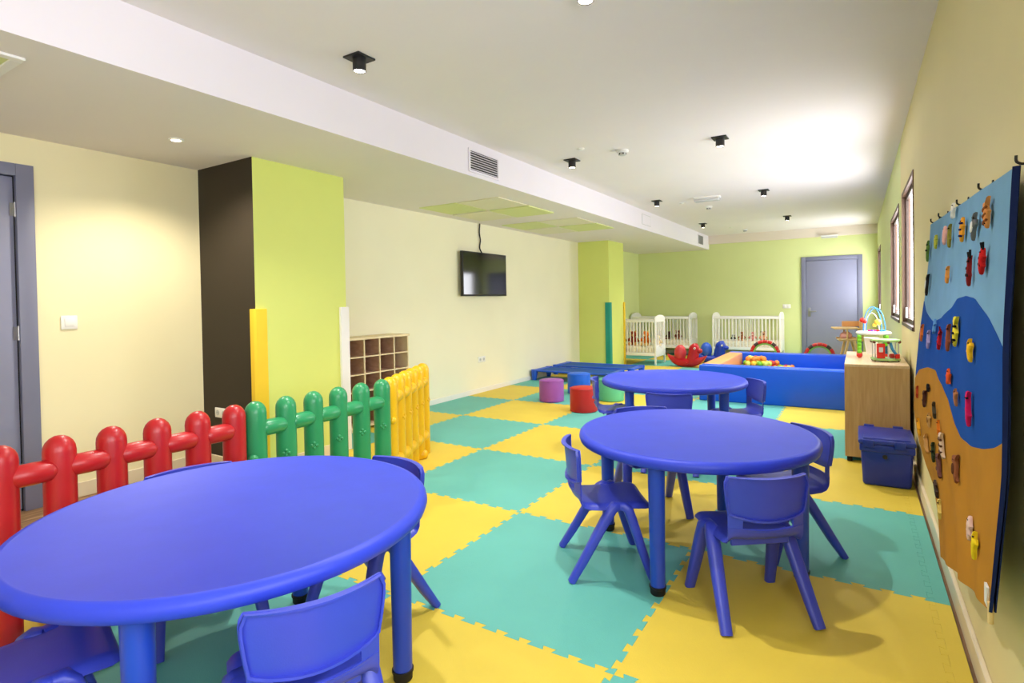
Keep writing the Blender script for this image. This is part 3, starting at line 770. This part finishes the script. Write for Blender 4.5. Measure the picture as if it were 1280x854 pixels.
obj('lock', lathe(B(), [(0, 0), (.014, 0), (.014, .006), (.010, .008), (0, .008)], 18, (.14, .004, h - .085), Matrix.Rotation(R(90), 4, 'X')), BLACKM, t)

# ================================================================== TOYS ON THE CABINET
LIMEP = flat('lime_plastic', (120, 200, 40), .4); REDT = flat('toy_red', (205, 44, 34), .4); BLUT = flat('toy_blue', (60, 140, 200), .4); YELT = flat('toy_yellow', (245, 205, 70), .4); PINKT = flat('toy_pink', (225, 60, 140), .4); ORAT = flat('toy_orange', (240, 140, 60), .5)
PALEG = flat('pale_green_paint', (160, 200, 130), .45); PURT = flat('toy_purple', (120, 70, 170), .4)
at = thing('activity_table', 'white toy activity table with green legs and bead wires on the cabinet', 'toy', (.108, 5.30, kh + .0005))
prof = [(0, .185), (.118, .185), (.128, .190), (.132, .198), (.128, .207), (.115, .212), (0, .212)]
obj('tray', lathe(B(), prof, 36, sx=.95, sy=1.1), WPLAST, at, angle=60)
for (x, y) in ((-.098, -.09), (.085, -.09), (-.098, .1), (.085, .1)):
    bm = B()
    for k in range(5): lathe(bm, [(.012, .035 + k * .03), (.016, .04 + k * .03), (.016, .06 + k * .03), (.012, .065 + k * .03)], 14, (x, y, 0))
    lg = obj('leg', bm, LIMEP, at)
    obj('foot', ball(B(), (x, y, .022), .022, seg=14), REDT, lg)
for k, (M, y, x0, x1, h_) in enumerate(((BLUT, .03, -.07, .06, .20), (BLUT, .06, -.05, .085, .19), (GPLAST, -.02, -.06, .04, .15))):
    obj('bead_wire', tube(B(), [((x0 + x1) / 2 + (x1 - x0) / 2 * math.cos(a), y, .21 + h_ * math.sin(a)) for a in [PI * i / 20 for i in range(21)]], .0045, 6), M, at)
for (x, y, z, r_, M) in ((-.074, .03, .30, .022, REDT), (-.06, -.02, .29, .016, REDT), (.03, -.02, .285, .026, YELT), (.008, -.02, .262, .016, YELT)): obj('bead', ball(B(), (x, y, z), r_, seg=12), M, at)
for k, (x, M) in enumerate(((-.03, PINKT), (-.01, PURT), (.012, PINKT), (.05, BLUT), (.07, BLUT), (.032, REDT))): obj('button', lathe(B(), [(.010, .212), (.010, .224), (.006, .228), (0, .228)], 12, (x, -.06 - .01 * (k % 2), 0)), M, at)

hu = thing('activity_cube', 'small hexagonal toy house with red door and pale green top and base', 'toy', (.178, 5.00, kh + .0005), R(10))
hexo = [(.102 * math.cos(k * PI / 3 + PI / 6), .102 * math.sin(k * PI / 3 + PI / 6)) for k in range(6)]
obj('base_plate', prism(B(), hexo, .010, .026, bev=.004), PALEG, hu); obj('top_plate', prism(B(), hexo, .150, .168, bev=.004), PALEG, hu)
WBEAD = flat('dark_bead', (110, 60, 50), .4)
for (x, y) in hexo:
    obj('post', tube(B(), [(x * .86, y * .86, .026), (x * .86, y * .86, .150)], .004, 8), GPLAST, hu)
    obj('knob', ball(B(), (x * .86, y * .86, .009), .009, seg=10), WBEAD, hu); obj('knob', ball(B(), (x * .92, y * .92, .150), .012, seg=10), WBEAD, hu)
dr = obj('door', box(B(), -.072, -.018, -.082, -.070, .028, .140, .004), REDT, hu); obj('mirror', box(B(), -.058, -.032, -.0835, -.0815, .075, .112, .002, 1), GPLAST, dr)
obj('slide', tube(B(), smoothpoly([(.02, -.06, .145), (.03, -.07, .10), (.055, -.06, .06), (.07, -.05, .035)], 5), .010, 8), BLUT, hu)
for (x, y, z, M) in ((.035, -.04, .045, REDT), (.062, -.068, .045, REDT), (.0, -.03, .10, BLUT), (.0, -.03, .075, BLUT)): obj('block', box(B(), x - .014, x + .014, y - .014, y + .014, z - .016, z + .016, .003), M, hu)

wt = thing('plastic_tub', 'white plastic tub standing on the cabinet behind the toy house', 'tub', (.10, 5.60, kh + .0005))
obj('body', lathe(B(), [(0, 0), (.038, 0), (.055, .13), (.059, .134), (.059, .14), (.052, .14), (.036, .006), (0, .006)], 28), WPLAST, wt)

# ================================================================== HIGH CHAIR
hc = thing('high_chair', 'wooden high chair with a tray before the back door', 'high chair', (-.10, 9.62, 0), R(8))
bm_w = .016
def stick(name, p0, p1, r=.016, M=BEECH, parent=None):
    bm = tube(B(), [p0, p1], r, 8, power=.7)
    for v in bm.verts: v.co.z = max(0.0, v.co.z)
    return obj(name, bm, M, parent or hc)
for s in (-1, 1):           # crossed side frames seen from the front as an A
    stick('leg', (-.17, s * .19, 0), (-.045, s * .17, .57), .018); stick('leg', (.17, s * .19, 0), (.03, s * .17, .57), .018)
    stick('armrest', (-.17, s * .17, .585), (.17, s * .17, .585), .014)
    stick('arm_post', (-.06, s * .17, .57), (-.06, s * .17, .735), .012); stick('arm_post', (.13, s * .17, .57), (.13, s * .17, .735), .012)
stick('footrest', (-.20, -.19, .30), (.20, -.19, .30), .012); stick('stretcher', (-.12, .19, .30), (.12, .19, .30), .012)
obj('seat', box(B(), -.16, .16, -.17, .17, .555, .58, .006), BEECH, hc)
obj('tray', box(B(), -.235, .10, -.22, .20, .735, .757, .008), BEECH, hc)
for k in range(3): obj('back_slat', box(B(), .14, .155, -.15 + k * .11, -.07 + k * .11, .58, .86, .004), BEECH, hc)
obj('backrest', box(B(), -.09, .15, .15, .17, .76, .845, .008), flat('peach_wood', (236, 176, 120), .5), hc)
obj('cushion', ball(B(), (-.07, -.12, .64), .075, sx=1.1, sy=.7, sz=.8), flat('pink_cushion', (236, 170, 150), .8), hc)

# ================================================================== PLAY ARCHES
def arch(label, x, y, r, h):
    t = thing('play_arch', label, 'toy', (x, y, 0), R(4), 'segmented play arches')
    n = 9
    for k in range(n):
        a0, a1 = PI * k / n, PI * (k + .93) / n
        obj('segment', tube(B(), [(r * math.cos(a), 0, h - r + r * math.sin(a)) for a in lsp(a0, a1, 5)], .026, 10), [REDT, flat('arch_dark', (70, 52, 50), .5)][1 if k in (2, 6) else 0], t)
    obj('inner_arch', tube(B(), [(r * .84 * math.cos(a), 0.012, h - r + r * .84 * math.sin(a)) for a in lsp(0, PI, 19)], .018, 10), flat('arch_green', (130, 196, 90), .5), t)
    for s in (-1, 1):
        bm = tube(B(), [(s * r, 0, 0), (s * r, 0, h - r)], .026, 12); box(bm, s * r - .05, s * r + .05, -.16, .16, 0, .025, .008); obj('stand', bm, REDT, t)
arch('red and green play arch behind the ball pit, before the right cot', -1.265, 9.4, .20, .53)
arch('red and green play arch behind the ball pit, before the grey door', -0.50, 9.4, .19, .505)

# ================================================================== ROCKING TOYS
def rocker(label, x, y, rz, M, M2):
    t = thing('rocking_toy', label, 'rocking toy', (x, y, 0), rz)
    # body: crescent hull along local x
    L = .36
    bm = B()
    top = lambda s: .15 + .06 * abs(s) ** 1.8; bot = lambda s: .17 * s * s * s * s * .9 + .05 * s * s
    rings = []
    for i in range(15):
        s = -1 + 2 * i / 14; hw = .115 * (1 - .75 * s ** 4); zc = (top(s) + bot(s)) / 2; hh = max(.012, (top(s) - bot(s)) / 2)
        rings.append([bm.verts.new((s * L, hw * math.copysign(abs(math.cos(a)) ** .7, math.cos(a)), zc + hh * math.copysign(abs(math.sin(a)) ** .8, math.sin(a)))) for a in [2 * PI * k / 16 for k in range(16)]])
    for a, b in zip(rings, rings[1:]):
        for k in range(16): bm.faces.new((a[k], a[(k + 1) % 16], b[(k + 1) % 16], b[k]))
    bm.faces.new(rings[0][::-1]); bm.faces.new(rings[-1])
    obj('rocker_base', bm, M, t, angle=70)
    bm = B(); ball(bm, (-.12, 0, .245), .125, sx=.86, sy=.95, sz=1.2, seg=18); obj('seat_back', bm, M2, t, angle=80)
    bm = tube(B(), [(.10, 0, .10), (.12, 0, .20), (.135, 0, .29), (.14, 0, .36), (.13, 0, .405), (.12, 0, .42)], [.125, .115, .108, .105, .078, .02], 18, sx=.85, sy=.9)
    ball(bm, (.225, 0, .295), .058, sx=1.1, sy=.9, sz=.8); obj('head', bm, M, t, angle=80)
    for s in (-1, 1):
        e = obj('eye', ball(B(), (.175, s * .082, .345), .020, seg=12), WPLAST, t); obj('pupil', ball(B(), (.186, s * .098, .347), .009, seg=8), BLACKM, e)
    obj('handle', tube(B(), [(.09, -.11, .345), (.09, .11, .345)], .013, 10), M, t)
    obj('badge', box(B(), -.03, .03, -.108, -.104, .055, .085, .001, 1), WPLAST, t)
    for s in (-1, 1): obj('footrest', tube(B(), [(.05, s * .08, .075), (.05, s * .15, .07)], [.022, .016], 10), M, t)
rocker('glossy red rocking toy animal beside the orange side of the ball pit', -2.66, 10.02, R(-6), flat('rocker_red', (186, 26, 38), .3), flat('rocker_red_seat', (206, 62, 68), .4))
rocker('blue rocking toy animal behind the red one', -2.36, 10.75, R(4), flat('rocker_blue', (16, 56, 170), .3), flat('rocker_blue_seat', (44, 92, 196), .4))

# ================================================================== CRIBS
def crib(label, x0, x1, y0, y1):
    t = thing('baby_crib', label, 'crib', (x0, y0, 0), 0, 'white slatted cribs'); L, W = x1 - x0, y1 - y0
    for x in (0, L):
        s = 1 if x == 0 else -1
        n = 14; o = [(0, .17)] + [(W, .17)] + [(W, .84)] + [(W / 2 + W / 2 * .82 * math.cos(a), .84 + .095 * math.sin(a)) for a in lsp(0, PI, n)] + [(0, .84)]
        ep = None
        # frame of the end panel: two posts, arched top, bottom rail, slats
        bm = B()
        for y in (0, W - .045): box(bm, min(x, x + s * .03), max(x, x + s * .03), y, y + .045, 0, .86, .004)
        box(bm, min(x, x + s * .024), max(x, x + s * .024), .045, W - .045, .15, .36, .003)
        M_ = Matrix(((0, 0, 1, min(x, x + s * .026)), (1, 0, 0, 0), (0, 1, 0, 0), (0, 0, 0, 1)))
        arc = [(W / 2 + (W / 2 - .004) * math.cos(a), .835 + .10 * math.sin(a)) for a in lsp(0, PI, 18)]
        prism(bm, [(.004, .80), (W - .004, .80)] + arc, 0, .026, M_)
        ep = obj('end_panel', bm, CRIBW, t)
        for k in range(5):
            y = .045 + (W - .09) * (k + .5) / 5
            obj('slat', box(B(), min(x + s * .006, x + s * .02), max(x + s * .006, x + s * .02), y - .016, y + .016, .36, .80, .002, 1), CRIBW, ep, smooth=False)
    for y in (0, W - .024):
        sp = obj('top_rail', box(B(), .03, L - .03, y, y + .024, .80, .845, .004), CRIBW, t); obj('bottom_rail', box(B(), .03, L - .03, y, y + .024, .17, .23, .004), CRIBW, t)
        n = 18
        for k in range(n):
            x = .03 + (L - .06) * (k + .5) / n
            obj('slat', box(B(), x - .0085, x + .0085, y + .005, y + .019, .23, .80, .002, 1), CRIBW, sp, smooth=False)
    obj('mattress', box(B(), .035, L - .035, .03, W - .03, .22, .34, .02, 3), CREAMF, t, angle=60)
    obj('bed_base', box(B(), .03, L - .03, .026, W - .026, .19, .22), CRIBW, t, smooth=False)
    return t
crib('white slatted crib nearest, standing right of the far lime column', -4.40, -3.22, 9.985, 10.58)
crib('white slatted crib against the back wall on the left, behind the nearest crib', -4.38, -3.06, 11.80, 12.45)
crib('white slatted crib against the back wall behind the ball pit', -2.60, -1.30, 11.80, 12.45)

def plush(label, x, y, z, rgb, rgb2, s, rz):
    nm = 'plush_%d_%d_%d' % rgb; M = mat(nm, rgb, .95, .1, .12, 60, .3, 200); M2 = mat('plush_%d_%d_%d' % rgb2, rgb2, .95, .1, .12, 60, .3, 200)
    t = thing('plush_toy', label, 'soft toy', (x, y, z), rz, 'soft toys in the cribs')
    bm = ball(B(), (0, 0, .085 * s), .08 * s, sy=.85, sz=1.1, seg=14); obj('body', bm, M, t, angle=80)
    bm = ball(B(), (0, -.02 * s, .215 * s), .065 * s, seg=14); hd = obj('head', bm, M, t, angle=80)
    for k in (-1, 1):
        obj('ear', ball(B(), (k * .05 * s, -.01 * s, .268 * s), .024 * s, sy=.6, seg=10), M2, hd)
        obj('arm', tube(B(), [(k * .06 * s, -.01 * s, .14 * s), (k * .11 * s, -.05 * s, .08 * s)], [.028 * s, .022 * s], 10), M, t)
        obj('leg', tube(B(), [(k * .045 * s, -.03 * s, .032 * s), (k * .06 * s, -.13 * s, .034 * s)], [.032 * s, .03 * s], 10), M2, t)
        obj('eye', ball(B(), (k * .022 * s, -.078 * s, .228 * s), .008 * s, seg=8), BLACKM, hd)
    obj('muzzle', ball(B(), (0, -.075 * s, .20 * s), .028 * s, sy=.8, sz=.8, seg=10), M2, hd)
zc = .342
plush('dark brown plush toy at the left of the nearest crib', -4.02, 10.26, zc, (90, 62, 44), (150, 110, 80), 1.0, .3)
plush('red brown plush toy in the middle of the nearest crib', -3.76, 10.28, zc, (150, 60, 40), (222, 160, 90), .98, .1)
plush('orange plush tiger in the nearest crib', -3.50, 10.26, zc, (226, 120, 40), (245, 205, 130), 1.0, -.2)
plush('pale cream plush toy at the right of the nearest crib', -3.28, 10.28, zc, (232, 210, 160), (245, 232, 205), .75, .4)
plush('brown plush toy in the left back crib beside the nearest crib', -3.80, 12.1, zc, (110, 72, 52), (160, 120, 92), .66, .1)
plush('darkest brown plush toy in the left back crib', -3.60, 12.1, zc, (82, 54, 44), (140, 100, 80), .62, -.3)
plush('reddish brown plush toy at the right of the left back crib', -3.40, 12.1, zc, (134, 78, 60), (206, 160, 120), .7, .3)
plush('black and white plush toy at the left of the right back crib', -2.24, 12.1, zc, (64, 58, 60), (232, 230, 226), .45, .2)
plush('tan plush toy in the middle of the right back crib', -2.06, 12.1, zc, (176, 120, 84), (232, 190, 150), .66, -.2)
plush('pink plush toy in the right back crib', -1.86, 12.1, zc, (226, 150, 140), (244, 212, 200), .66, .1)
plush('peach and brown plush toy at the right of the right back crib', -1.66, 12.1, zc, (222, 160, 120), (120, 84, 66), .7, .3)

# ================================================================== WALL HANGING
NE = [[0.3, 1.6, 1.507], [0.295, 1.6, 1.407], [0.291, 1.6, 1.307], [0.286, 1.6, 1.207], [0.282, 1.6, 1.106], [0.282, 1.6, 1.006], [0.281, 1.6, 0.905], [0.279, 1.6, 0.805], [0.271, 1.6, 0.705], [0.263, 1.6, 0.605], [0.255, 1.6, 0.505]]
FE = [[0.304, 3.29, 1.566], [0.295, 3.29, 1.388], [0.279, 3.29, 1.21], [0.258, 3.29, 1.033], [0.242, 3.276, 0.856], [0.231, 3.228, 0.686], [0.236, 3.095, 0.573], [0.249, 2.933, 0.5], [0.263, 2.763, 0.448], [0.261, 2.6, 0.379], [0.252, 2.45, 0.283]]
VS = [i / 10 for i in range(11)]
def HS(u, v, off=0.0):
    a = Vector([interp(v, VS, [p[k] for p in NE]) for k in range(3)]); b = Vector([interp(v, VS, [p[k] for p in FE]) for k in range(3)])
    p = a + (b - a) * u
    p.x += .006 * math.sin(u * 19 + v * 2.5) * (0.3 + v) * math.sin(PI * min(max(u, 0), 1)) - off
    return p
F1 = ([0, .048, .115, .216, .308, .413, .461, .582, .743, .914, 1.0], [.41, .367, .314, .26, .244, .24, .26, .277, .276, .237, .207])
F2 = ([0, .057, .13, .241, .35, .395, .434, .496, .612, .748, .908, 1.0], [.611, .625, .63, .625, .603, .564, .495, .456, .412, .398, .399, .418])
hg = thing('wall_hanging', 'fabric wall hanging of sky, sea and sand hung on the right wall', 'wall hanging', (0, 0, 0))
hg.location = (XR, 1.6, .5); HO = Vector(hg.location)
def zone(name, fa, fb_, M, off):
    us = lsp(0, 1, 49); ts = lsp(0, 1, 15)
    obj(name, surf(B(), lambda u, t_: HS(u, fa(u) + (fb_(u) - fa(u)) * t_, off) - HO, us, ts, thick=.003), M, hg, angle=60)
zone('sky_fabric', lambda u: 0.0, lambda u: interp(u, *F1) + .004, SKYF, 0.0)
zone('sea_fabric', lambda u: interp(u, *F1), lambda u: interp(u, *F2) + .004, SEAF, .0015)
zone('sand_fabric', lambda u: interp(u, *F2), lambda u: 1.0, SANDF, .003)
# navy lining that wraps round the near edge
obj('lining', surf(B(), lambda u, v: HS(0, v, .004) - HO + Vector((.012 * u * (1 - .5 * v), -.007 * u * (1 - .8 * v ** 3), 0)), lsp(0, 1, 5), lsp(0, 1, 20), thick=.004), NAVY, hg, angle=60)
obj('backing', surf(B(), lambda u, v: HS(u, v, -.006) - HO, lsp(0, 1, 25), lsp(0, 1, 20), thick=.003), NAVY, hg, angle=60)
obj('care_label', box(B(), -.085, -.080, .02, .05, .005, .05), WPLAST, hg, smooth=False)
obj('dowel', tube(B(), [HS(.0, 1.0) - HO + Vector((-.001, .004, .02)), HS(.0, 1.0) - HO + Vector((-.001, .004, -.028))], .006, 10), BEECH, hg)
for k, (u, lab) in enumerate(((0.0, 'black wall hook at the near corner of the wall hanging'), (.26, 'second black wall hook from the camera, above the wall hanging'), (.50, 'middle black wall hook above the white bow'), (.80, 'small black wall hook second from the far corner'), (.97, 'farthest small black wall hook at the hanging corner'))):
    p = HS(u, 0.0)
    h_ = thing('wall_hook', lab, 'hook', (XR, p.y, p.z + .02), 0, 'black hooks above the wall hanging')
    obj('plate', box(B(), -.004, 0, -.005, .005, -.018, .010, .001, 1), BLACKM, h_)
    obj('prong', tube(B(), smoothpoly([(-.003, 0, -.010), (-.020, 0, -.016), (-.033, 0, -.010), (-.034, 0, .004)], 4), .003, 8), BLACKM, h_)

# felt figures fixed to the hanging
def felt(rgb): return mat('felt_%d_%d_%d' % rgb, rgb, .95, .1, .08, 60, .2, 300)
OUT = {
 'fish': [(-.5, .0), (-.34, .20), (-.05, .27), (.02, .44), (.14, .24), (.34, .09), (.62, .34), (.54, 0), (.62, -.34), (.34, -.08), (.10, -.22), (-.02, -.36), (-.10, -.24), (-.34, -.18)],
 'long': [(-.5, -.02), (-.44, .07), (-.26, .10), (-.16, .22), (-.06, .10), (.2, .08), (.36, .05), (.52, .14), (.48, 0), (.52, -.12), (.36, -.05), (.08, -.09), (.0, -.20), (-.12, -.10), (-.4, -.08)],
 'bug': [(-.5, 0), (-.38, .16), (-.24, .20), (-.20, .38), (-.08, .26), (.06, .27), (.16, .40), (.22, .22), (.40, .14), (.5, 0), (.40, -.14), (.22, -.22), (.16, -.40), (.06, -.27), (-.08, -.26), (-.20, -.38), (-.24, -.20), (-.38, -.16)],
 'star': [(.5 * (1 if k % 2 == 0 else .48) * math.cos(k * PI / 5), .5 * (1 if k % 2 == 0 else .48) * math.sin(k * PI / 5)) for k in range(10)],
 'bird': [(-.52, .02), (-.36, .14), (-.18, .12), (-.04, .16), (.12, .42), (.30, .30), (.22, .08), (.36, .02), (.55, .06), (.52, -.14), (.28, -.16), (.06, -.22), (.02, -.36), (-.06, -.22), (-.22, -.16), (-.38, -.06)],
 'beast': [(-.52, .16), (-.46, .26), (-.42, .38), (-.34, .28), (-.2, .22), (.2, .24), (.40, .20), (.56, .36), (.52, .12), (.48, -.34), (.36, -.34), (.30, -.06), (-.06, -.06), (-.10, -.34), (-.24, -.34), (-.26, .0), (-.42, .06)],
 'round': [(.5 * math.cos(k * PI / 6), .42 * math.sin(k * PI / 6)) for k in range(12)],
}
def puffy(bm, out, s, th, rot, dx=0, dy=0, zo=0, sm=1):
    t_ = bmesh.new(); n = len(out); c, sn = math.cos(rot), math.sin(rot)
    P = smoothpoly([(x, y * .92, 0) for x, y in out] + [(out[0][0], out[0][1] * .92, 0)], sm)[:-1]; n = len(P)
    cx = sum(p.x for p in P) / n; cy = sum(p.y for p in P) / n; rings = []
    for f, z in ((.97, 0), (1, .45), (.93, .8), (.68, 1.0)):
        rings.append([t_.verts.new((((cx + (p.x - cx) * f) * c - (cy + (p.y - cy) * f) * sn) * s + dx, ((cx + (p.x - cx) * f) * sn + (cy + (p.y - cy) * f) * c) * s + dy, z * th + zo)) for p in P])
    for a, b in zip(rings, rings[1:]):
        for k in range(n): t_.faces.new((a[k], a[(k + 1) % n], b[(k + 1) % n], b[k]))
    t_.faces.new(rings[0][::-1]); t_.faces.new(rings[-1]); merge(bm, t_); return bm
BLK, WHT = (34, 32, 34), (232, 230, 224)
V90 = 90
TOYS = [
 (.955, .075, 'bird', (96, 130, 60), BLK, .085, 90, 'stripe', 'green and black felt bird at the far top corner of the hanging'),
 (.78, .062, 'bug', (186, 186, 70), BLK, .055, 90, 'eyes', 'small yellow-green felt bug on the pale blue sky'),
 (.598, .062, 'round', (236, 176, 160), (200, 120, 110), .065, 90, 'eyes', 'round pink felt figure on the pale blue sky'),
 (.522, .072, 'long', (150, 140, 60), BLK, .075, 85, 'eyes', 'slim olive felt figure beside the pink one'),
 (.369, .074, 'bug', (236, 160, 50), (36, 40, 90), .072, 95, 'stripes', 'orange felt bee with dark blue stripes'),
 (.228, .088, 'bird', (110, 112, 112), WHT, .068, 100, 'wing', 'grey and white felt figure between the bee and the striped shell'),
 (.132, .078, 'fish', (226, 150, 84), (150, 84, 40), .064, 75, 'stripes', 'orange striped felt figure nearest the top corner'),
 (.495, .012, 'star', (236, 234, 226), (206, 214, 214), .055, 90, 'eyes', 'white felt bow at the top edge of the hanging'),
 (.146, .182, 'bug', (196, 34, 34), BLK, .064, 95, 'bug', 'red felt ladybird with black feelers'),
 (.245, .192, 'long', (136, 36, 36), BLK, .078, 85, 'bug', 'slim dark red felt dragonfly beside the ladybird'),
 (.507, .172, 'long', (230, 150, 70), (190, 110, 40), .055, 90, 'eyes', 'small slim orange felt figure alone in mid sky'),
 (.891, .169, 'beast', BLK, WHT, .085, 100, 'wing', 'black and white felt penguin at the far edge of the sky'),
 (.868, .301, 'long', (224, 120, 56), (180, 80, 40), .07, 88, 'eyes', 'orange felt fish farthest along the top of the sea'),
 (.739, .325, 'long', (176, 160, 204), (130, 110, 170), .07, 92, 'eyes', 'lilac felt fish at the top of the sea'),
 (.652, .300, 'fish', (96, 150, 205), (60, 100, 170), .05, 130, 'eyes', 'light blue felt dolphin on the sea'),
 (.519, .340, 'long', (190, 36, 50), (130, 20, 30), .064, 110, 'bug', 'red felt lobster on the sea'),
 (.429, .339, 'long', (150, 80, 56), (110, 56, 40), .082, 90, 'eyes', 'slim brown felt eel on the sea'),
 (.358, .332, 'fish', (232, 214, 60), BLK, .078, 95, 'stripes', 'yellow felt fish with black stripes'),
 (.185, .389, 'bird', (244, 190, 40), (220, 140, 30), .056, 80, 'eyes', 'plain yellow felt duck nearest on the sea'),
 (.409, .439, 'star', (230, 90, 40), (250, 210, 170), .052, 90, 'eyes', 'orange felt crab low on the sea'),
 (.335, .494, 'bird', (170, 110, 70), (210, 160, 120), .048, 80, 'eyes', 'small brown felt seahorse low on the sea'),
 (.196, .531, 'long', (206, 30, 90), (150, 20, 70), .086, 100, 'eyes', 'long magenta felt fish low on the sea'),
 (.88, .462, 'long', (170, 66, 36), BLK, .05, 85, 'eyes', 'rust felt lizard at the far edge of the sand'),
 (.745, .483, 'beast', (74, 48, 40), BLK, .06, 100, 'eyes', 'dark brown felt animal high on the sand'),
 (.701, .455, 'bug', BLK, (90, 80, 70), .036, 60, 'eyes', 'tiny black felt spider high on the sand'),
 (.575, .522, 'long', (76, 72, 60), BLK, .056, 100, 'eyes', 'dark grey felt figure on the sand slope'),
 (.708, .549, 'bird', (196, 156, 96), (140, 100, 60), .05, 90, 'wing', 'tan felt bird on the sand'),
 (.889, .570, 'long', (222, 160, 40), (180, 110, 30), .07, 70, 'eyes', 'slim golden felt giraffe at the sand edge'),
 (.529, .575, 'long', (214, 120, 40), (160, 80, 30), .048, 90, 'eyes', 'short orange felt figure by the foot of the sea'),
 (.792, .628, 'beast', (196, 150, 90), (130, 90, 60), .066, 90, 'eyes', 'tan felt animal low on the far sand'),
 (.511, .629, 'beast', (220, 196, 170), (96, 66, 50), .076, 100, 'stripes', 'white felt tiger with brown stripes'),
 (.716, .657, 'long', (56, 66, 44), BLK, .068, 90, 'stripe', 'dark green felt crocodile on the sand'),
 (.684, .700, 'beast', (110, 72, 66), (70, 44, 40), .078, 95, 'eyes', 'plum brown felt animal under the crocodile'),
 (.402, .696, 'beast', (140, 86, 56), (90, 54, 36), .074, 95, 'wing', 'big brown felt bear in the middle of the sand'),
 (.290, .852, 'bug', (222, 190, 180), (150, 120, 120), .062, 100, 'eyes', 'pale pink felt figure near the bottom of the sand'),
 (.167, .879, 'bird', (236, 210, 40), (200, 160, 20), .060, 95, 'eyes', 'bright yellow felt chick lowest on the sand'),
 (.803, .862, 'long', (222, 200, 110), (160, 130, 60), .062, 92, 'eyes', 'pale yellow felt figure at the lower far edge'),
 (.851, .800, 'bug', (70, 56, 50), BLK, .062, 80, 'eyes', 'dark felt figure at the far lower edge of the sand'),
]
for (u, v, kd, c1, c2, s, rot, deco, lab) in TOYS:
    p = HS(u, v, .0065); du = (HS(min(u + .02, 1), v) - HS(u - .02, v)).normalized(); dv = (HS(u, max(0, v - .02)) - HS(u, min(v + .02, 1))).normalized()
    nn = dv.cross(du)
    if nn.x > 0: nn = -nn
    nn.normalize(); ax = du; ay = nn.cross(ax)
    if ay.z < 0: ay = -ay
    MM = Matrix(((ax.x, ay.x, nn.x, p.x), (ax.y, ay.y, nn.y, p.y), (ax.z, ay.z, nn.z, p.z), (0, 0, 0, 1)))
    s *= 1.12; t = thing('felt_figure', lab, 'felt toy', (0, 0, 0), 0, 'felt figures on the wall hanging'); t.matrix_world = MM
    th = .011 if s > .06 else .009
    ro = R(rot)
    obj('body', puffy(B(), OUT[kd], s, th, ro), felt(c1), t, angle=70)
    d_ = Vector((math.cos(ro), math.sin(ro), 0)); e_ = Vector((-d_.y, d_.x, 0))
    M2 = felt(c2)
    if deco in ('stripes', 'stripe'):
        for k in ((-.25, 0.0, .25) if deco == 'stripes' else (0.05,)):
            bm = B(); a = d_ * (k * s); tube(bm, [a + e_ * (.22 * s) + Vector((0, 0, th * .8)), a + Vector((0, 0, th * 1.02)), a - e_ * (.22 * s) + Vector((0, 0, th * .8))], .05 * s, 6); obj('stripe', bm, M2, t)
    if deco == 'wing': obj('wing', puffy(B(), OUT['round'], s * .42, th * .35, ro, zo=th * .9), M2, t, angle=70)
    if deco == 'bug':
        for q in (-1, 1): obj('feeler', tube(B(), [d_ * (.42 * s) + e_ * (q * .08 * s) + Vector((0, 0, th * .5)), d_ * (.68 * s) + e_ * (q * .2 * s) + Vector((0, 0, th * .7))], .035 * s, 6), M2, t)
        for (a, b) in ((-.15, .12), (.12, -.12), (-.1, -.14)): obj('spot', ball(B(), d_ * (a * s) + e_ * (b * s) + Vector((0, 0, th * .95)), .06 * s, sz=.4, seg=8), M2, t)
    for q in (-1, 1): obj('eye', ball(B(), d_ * (.33 * s * (1 if kd != 'fish' else -1)) + e_ * (q * .07 * s) + Vector((0, 0, th * .85)), .035 * s, seg=6), felt(BLK), t)
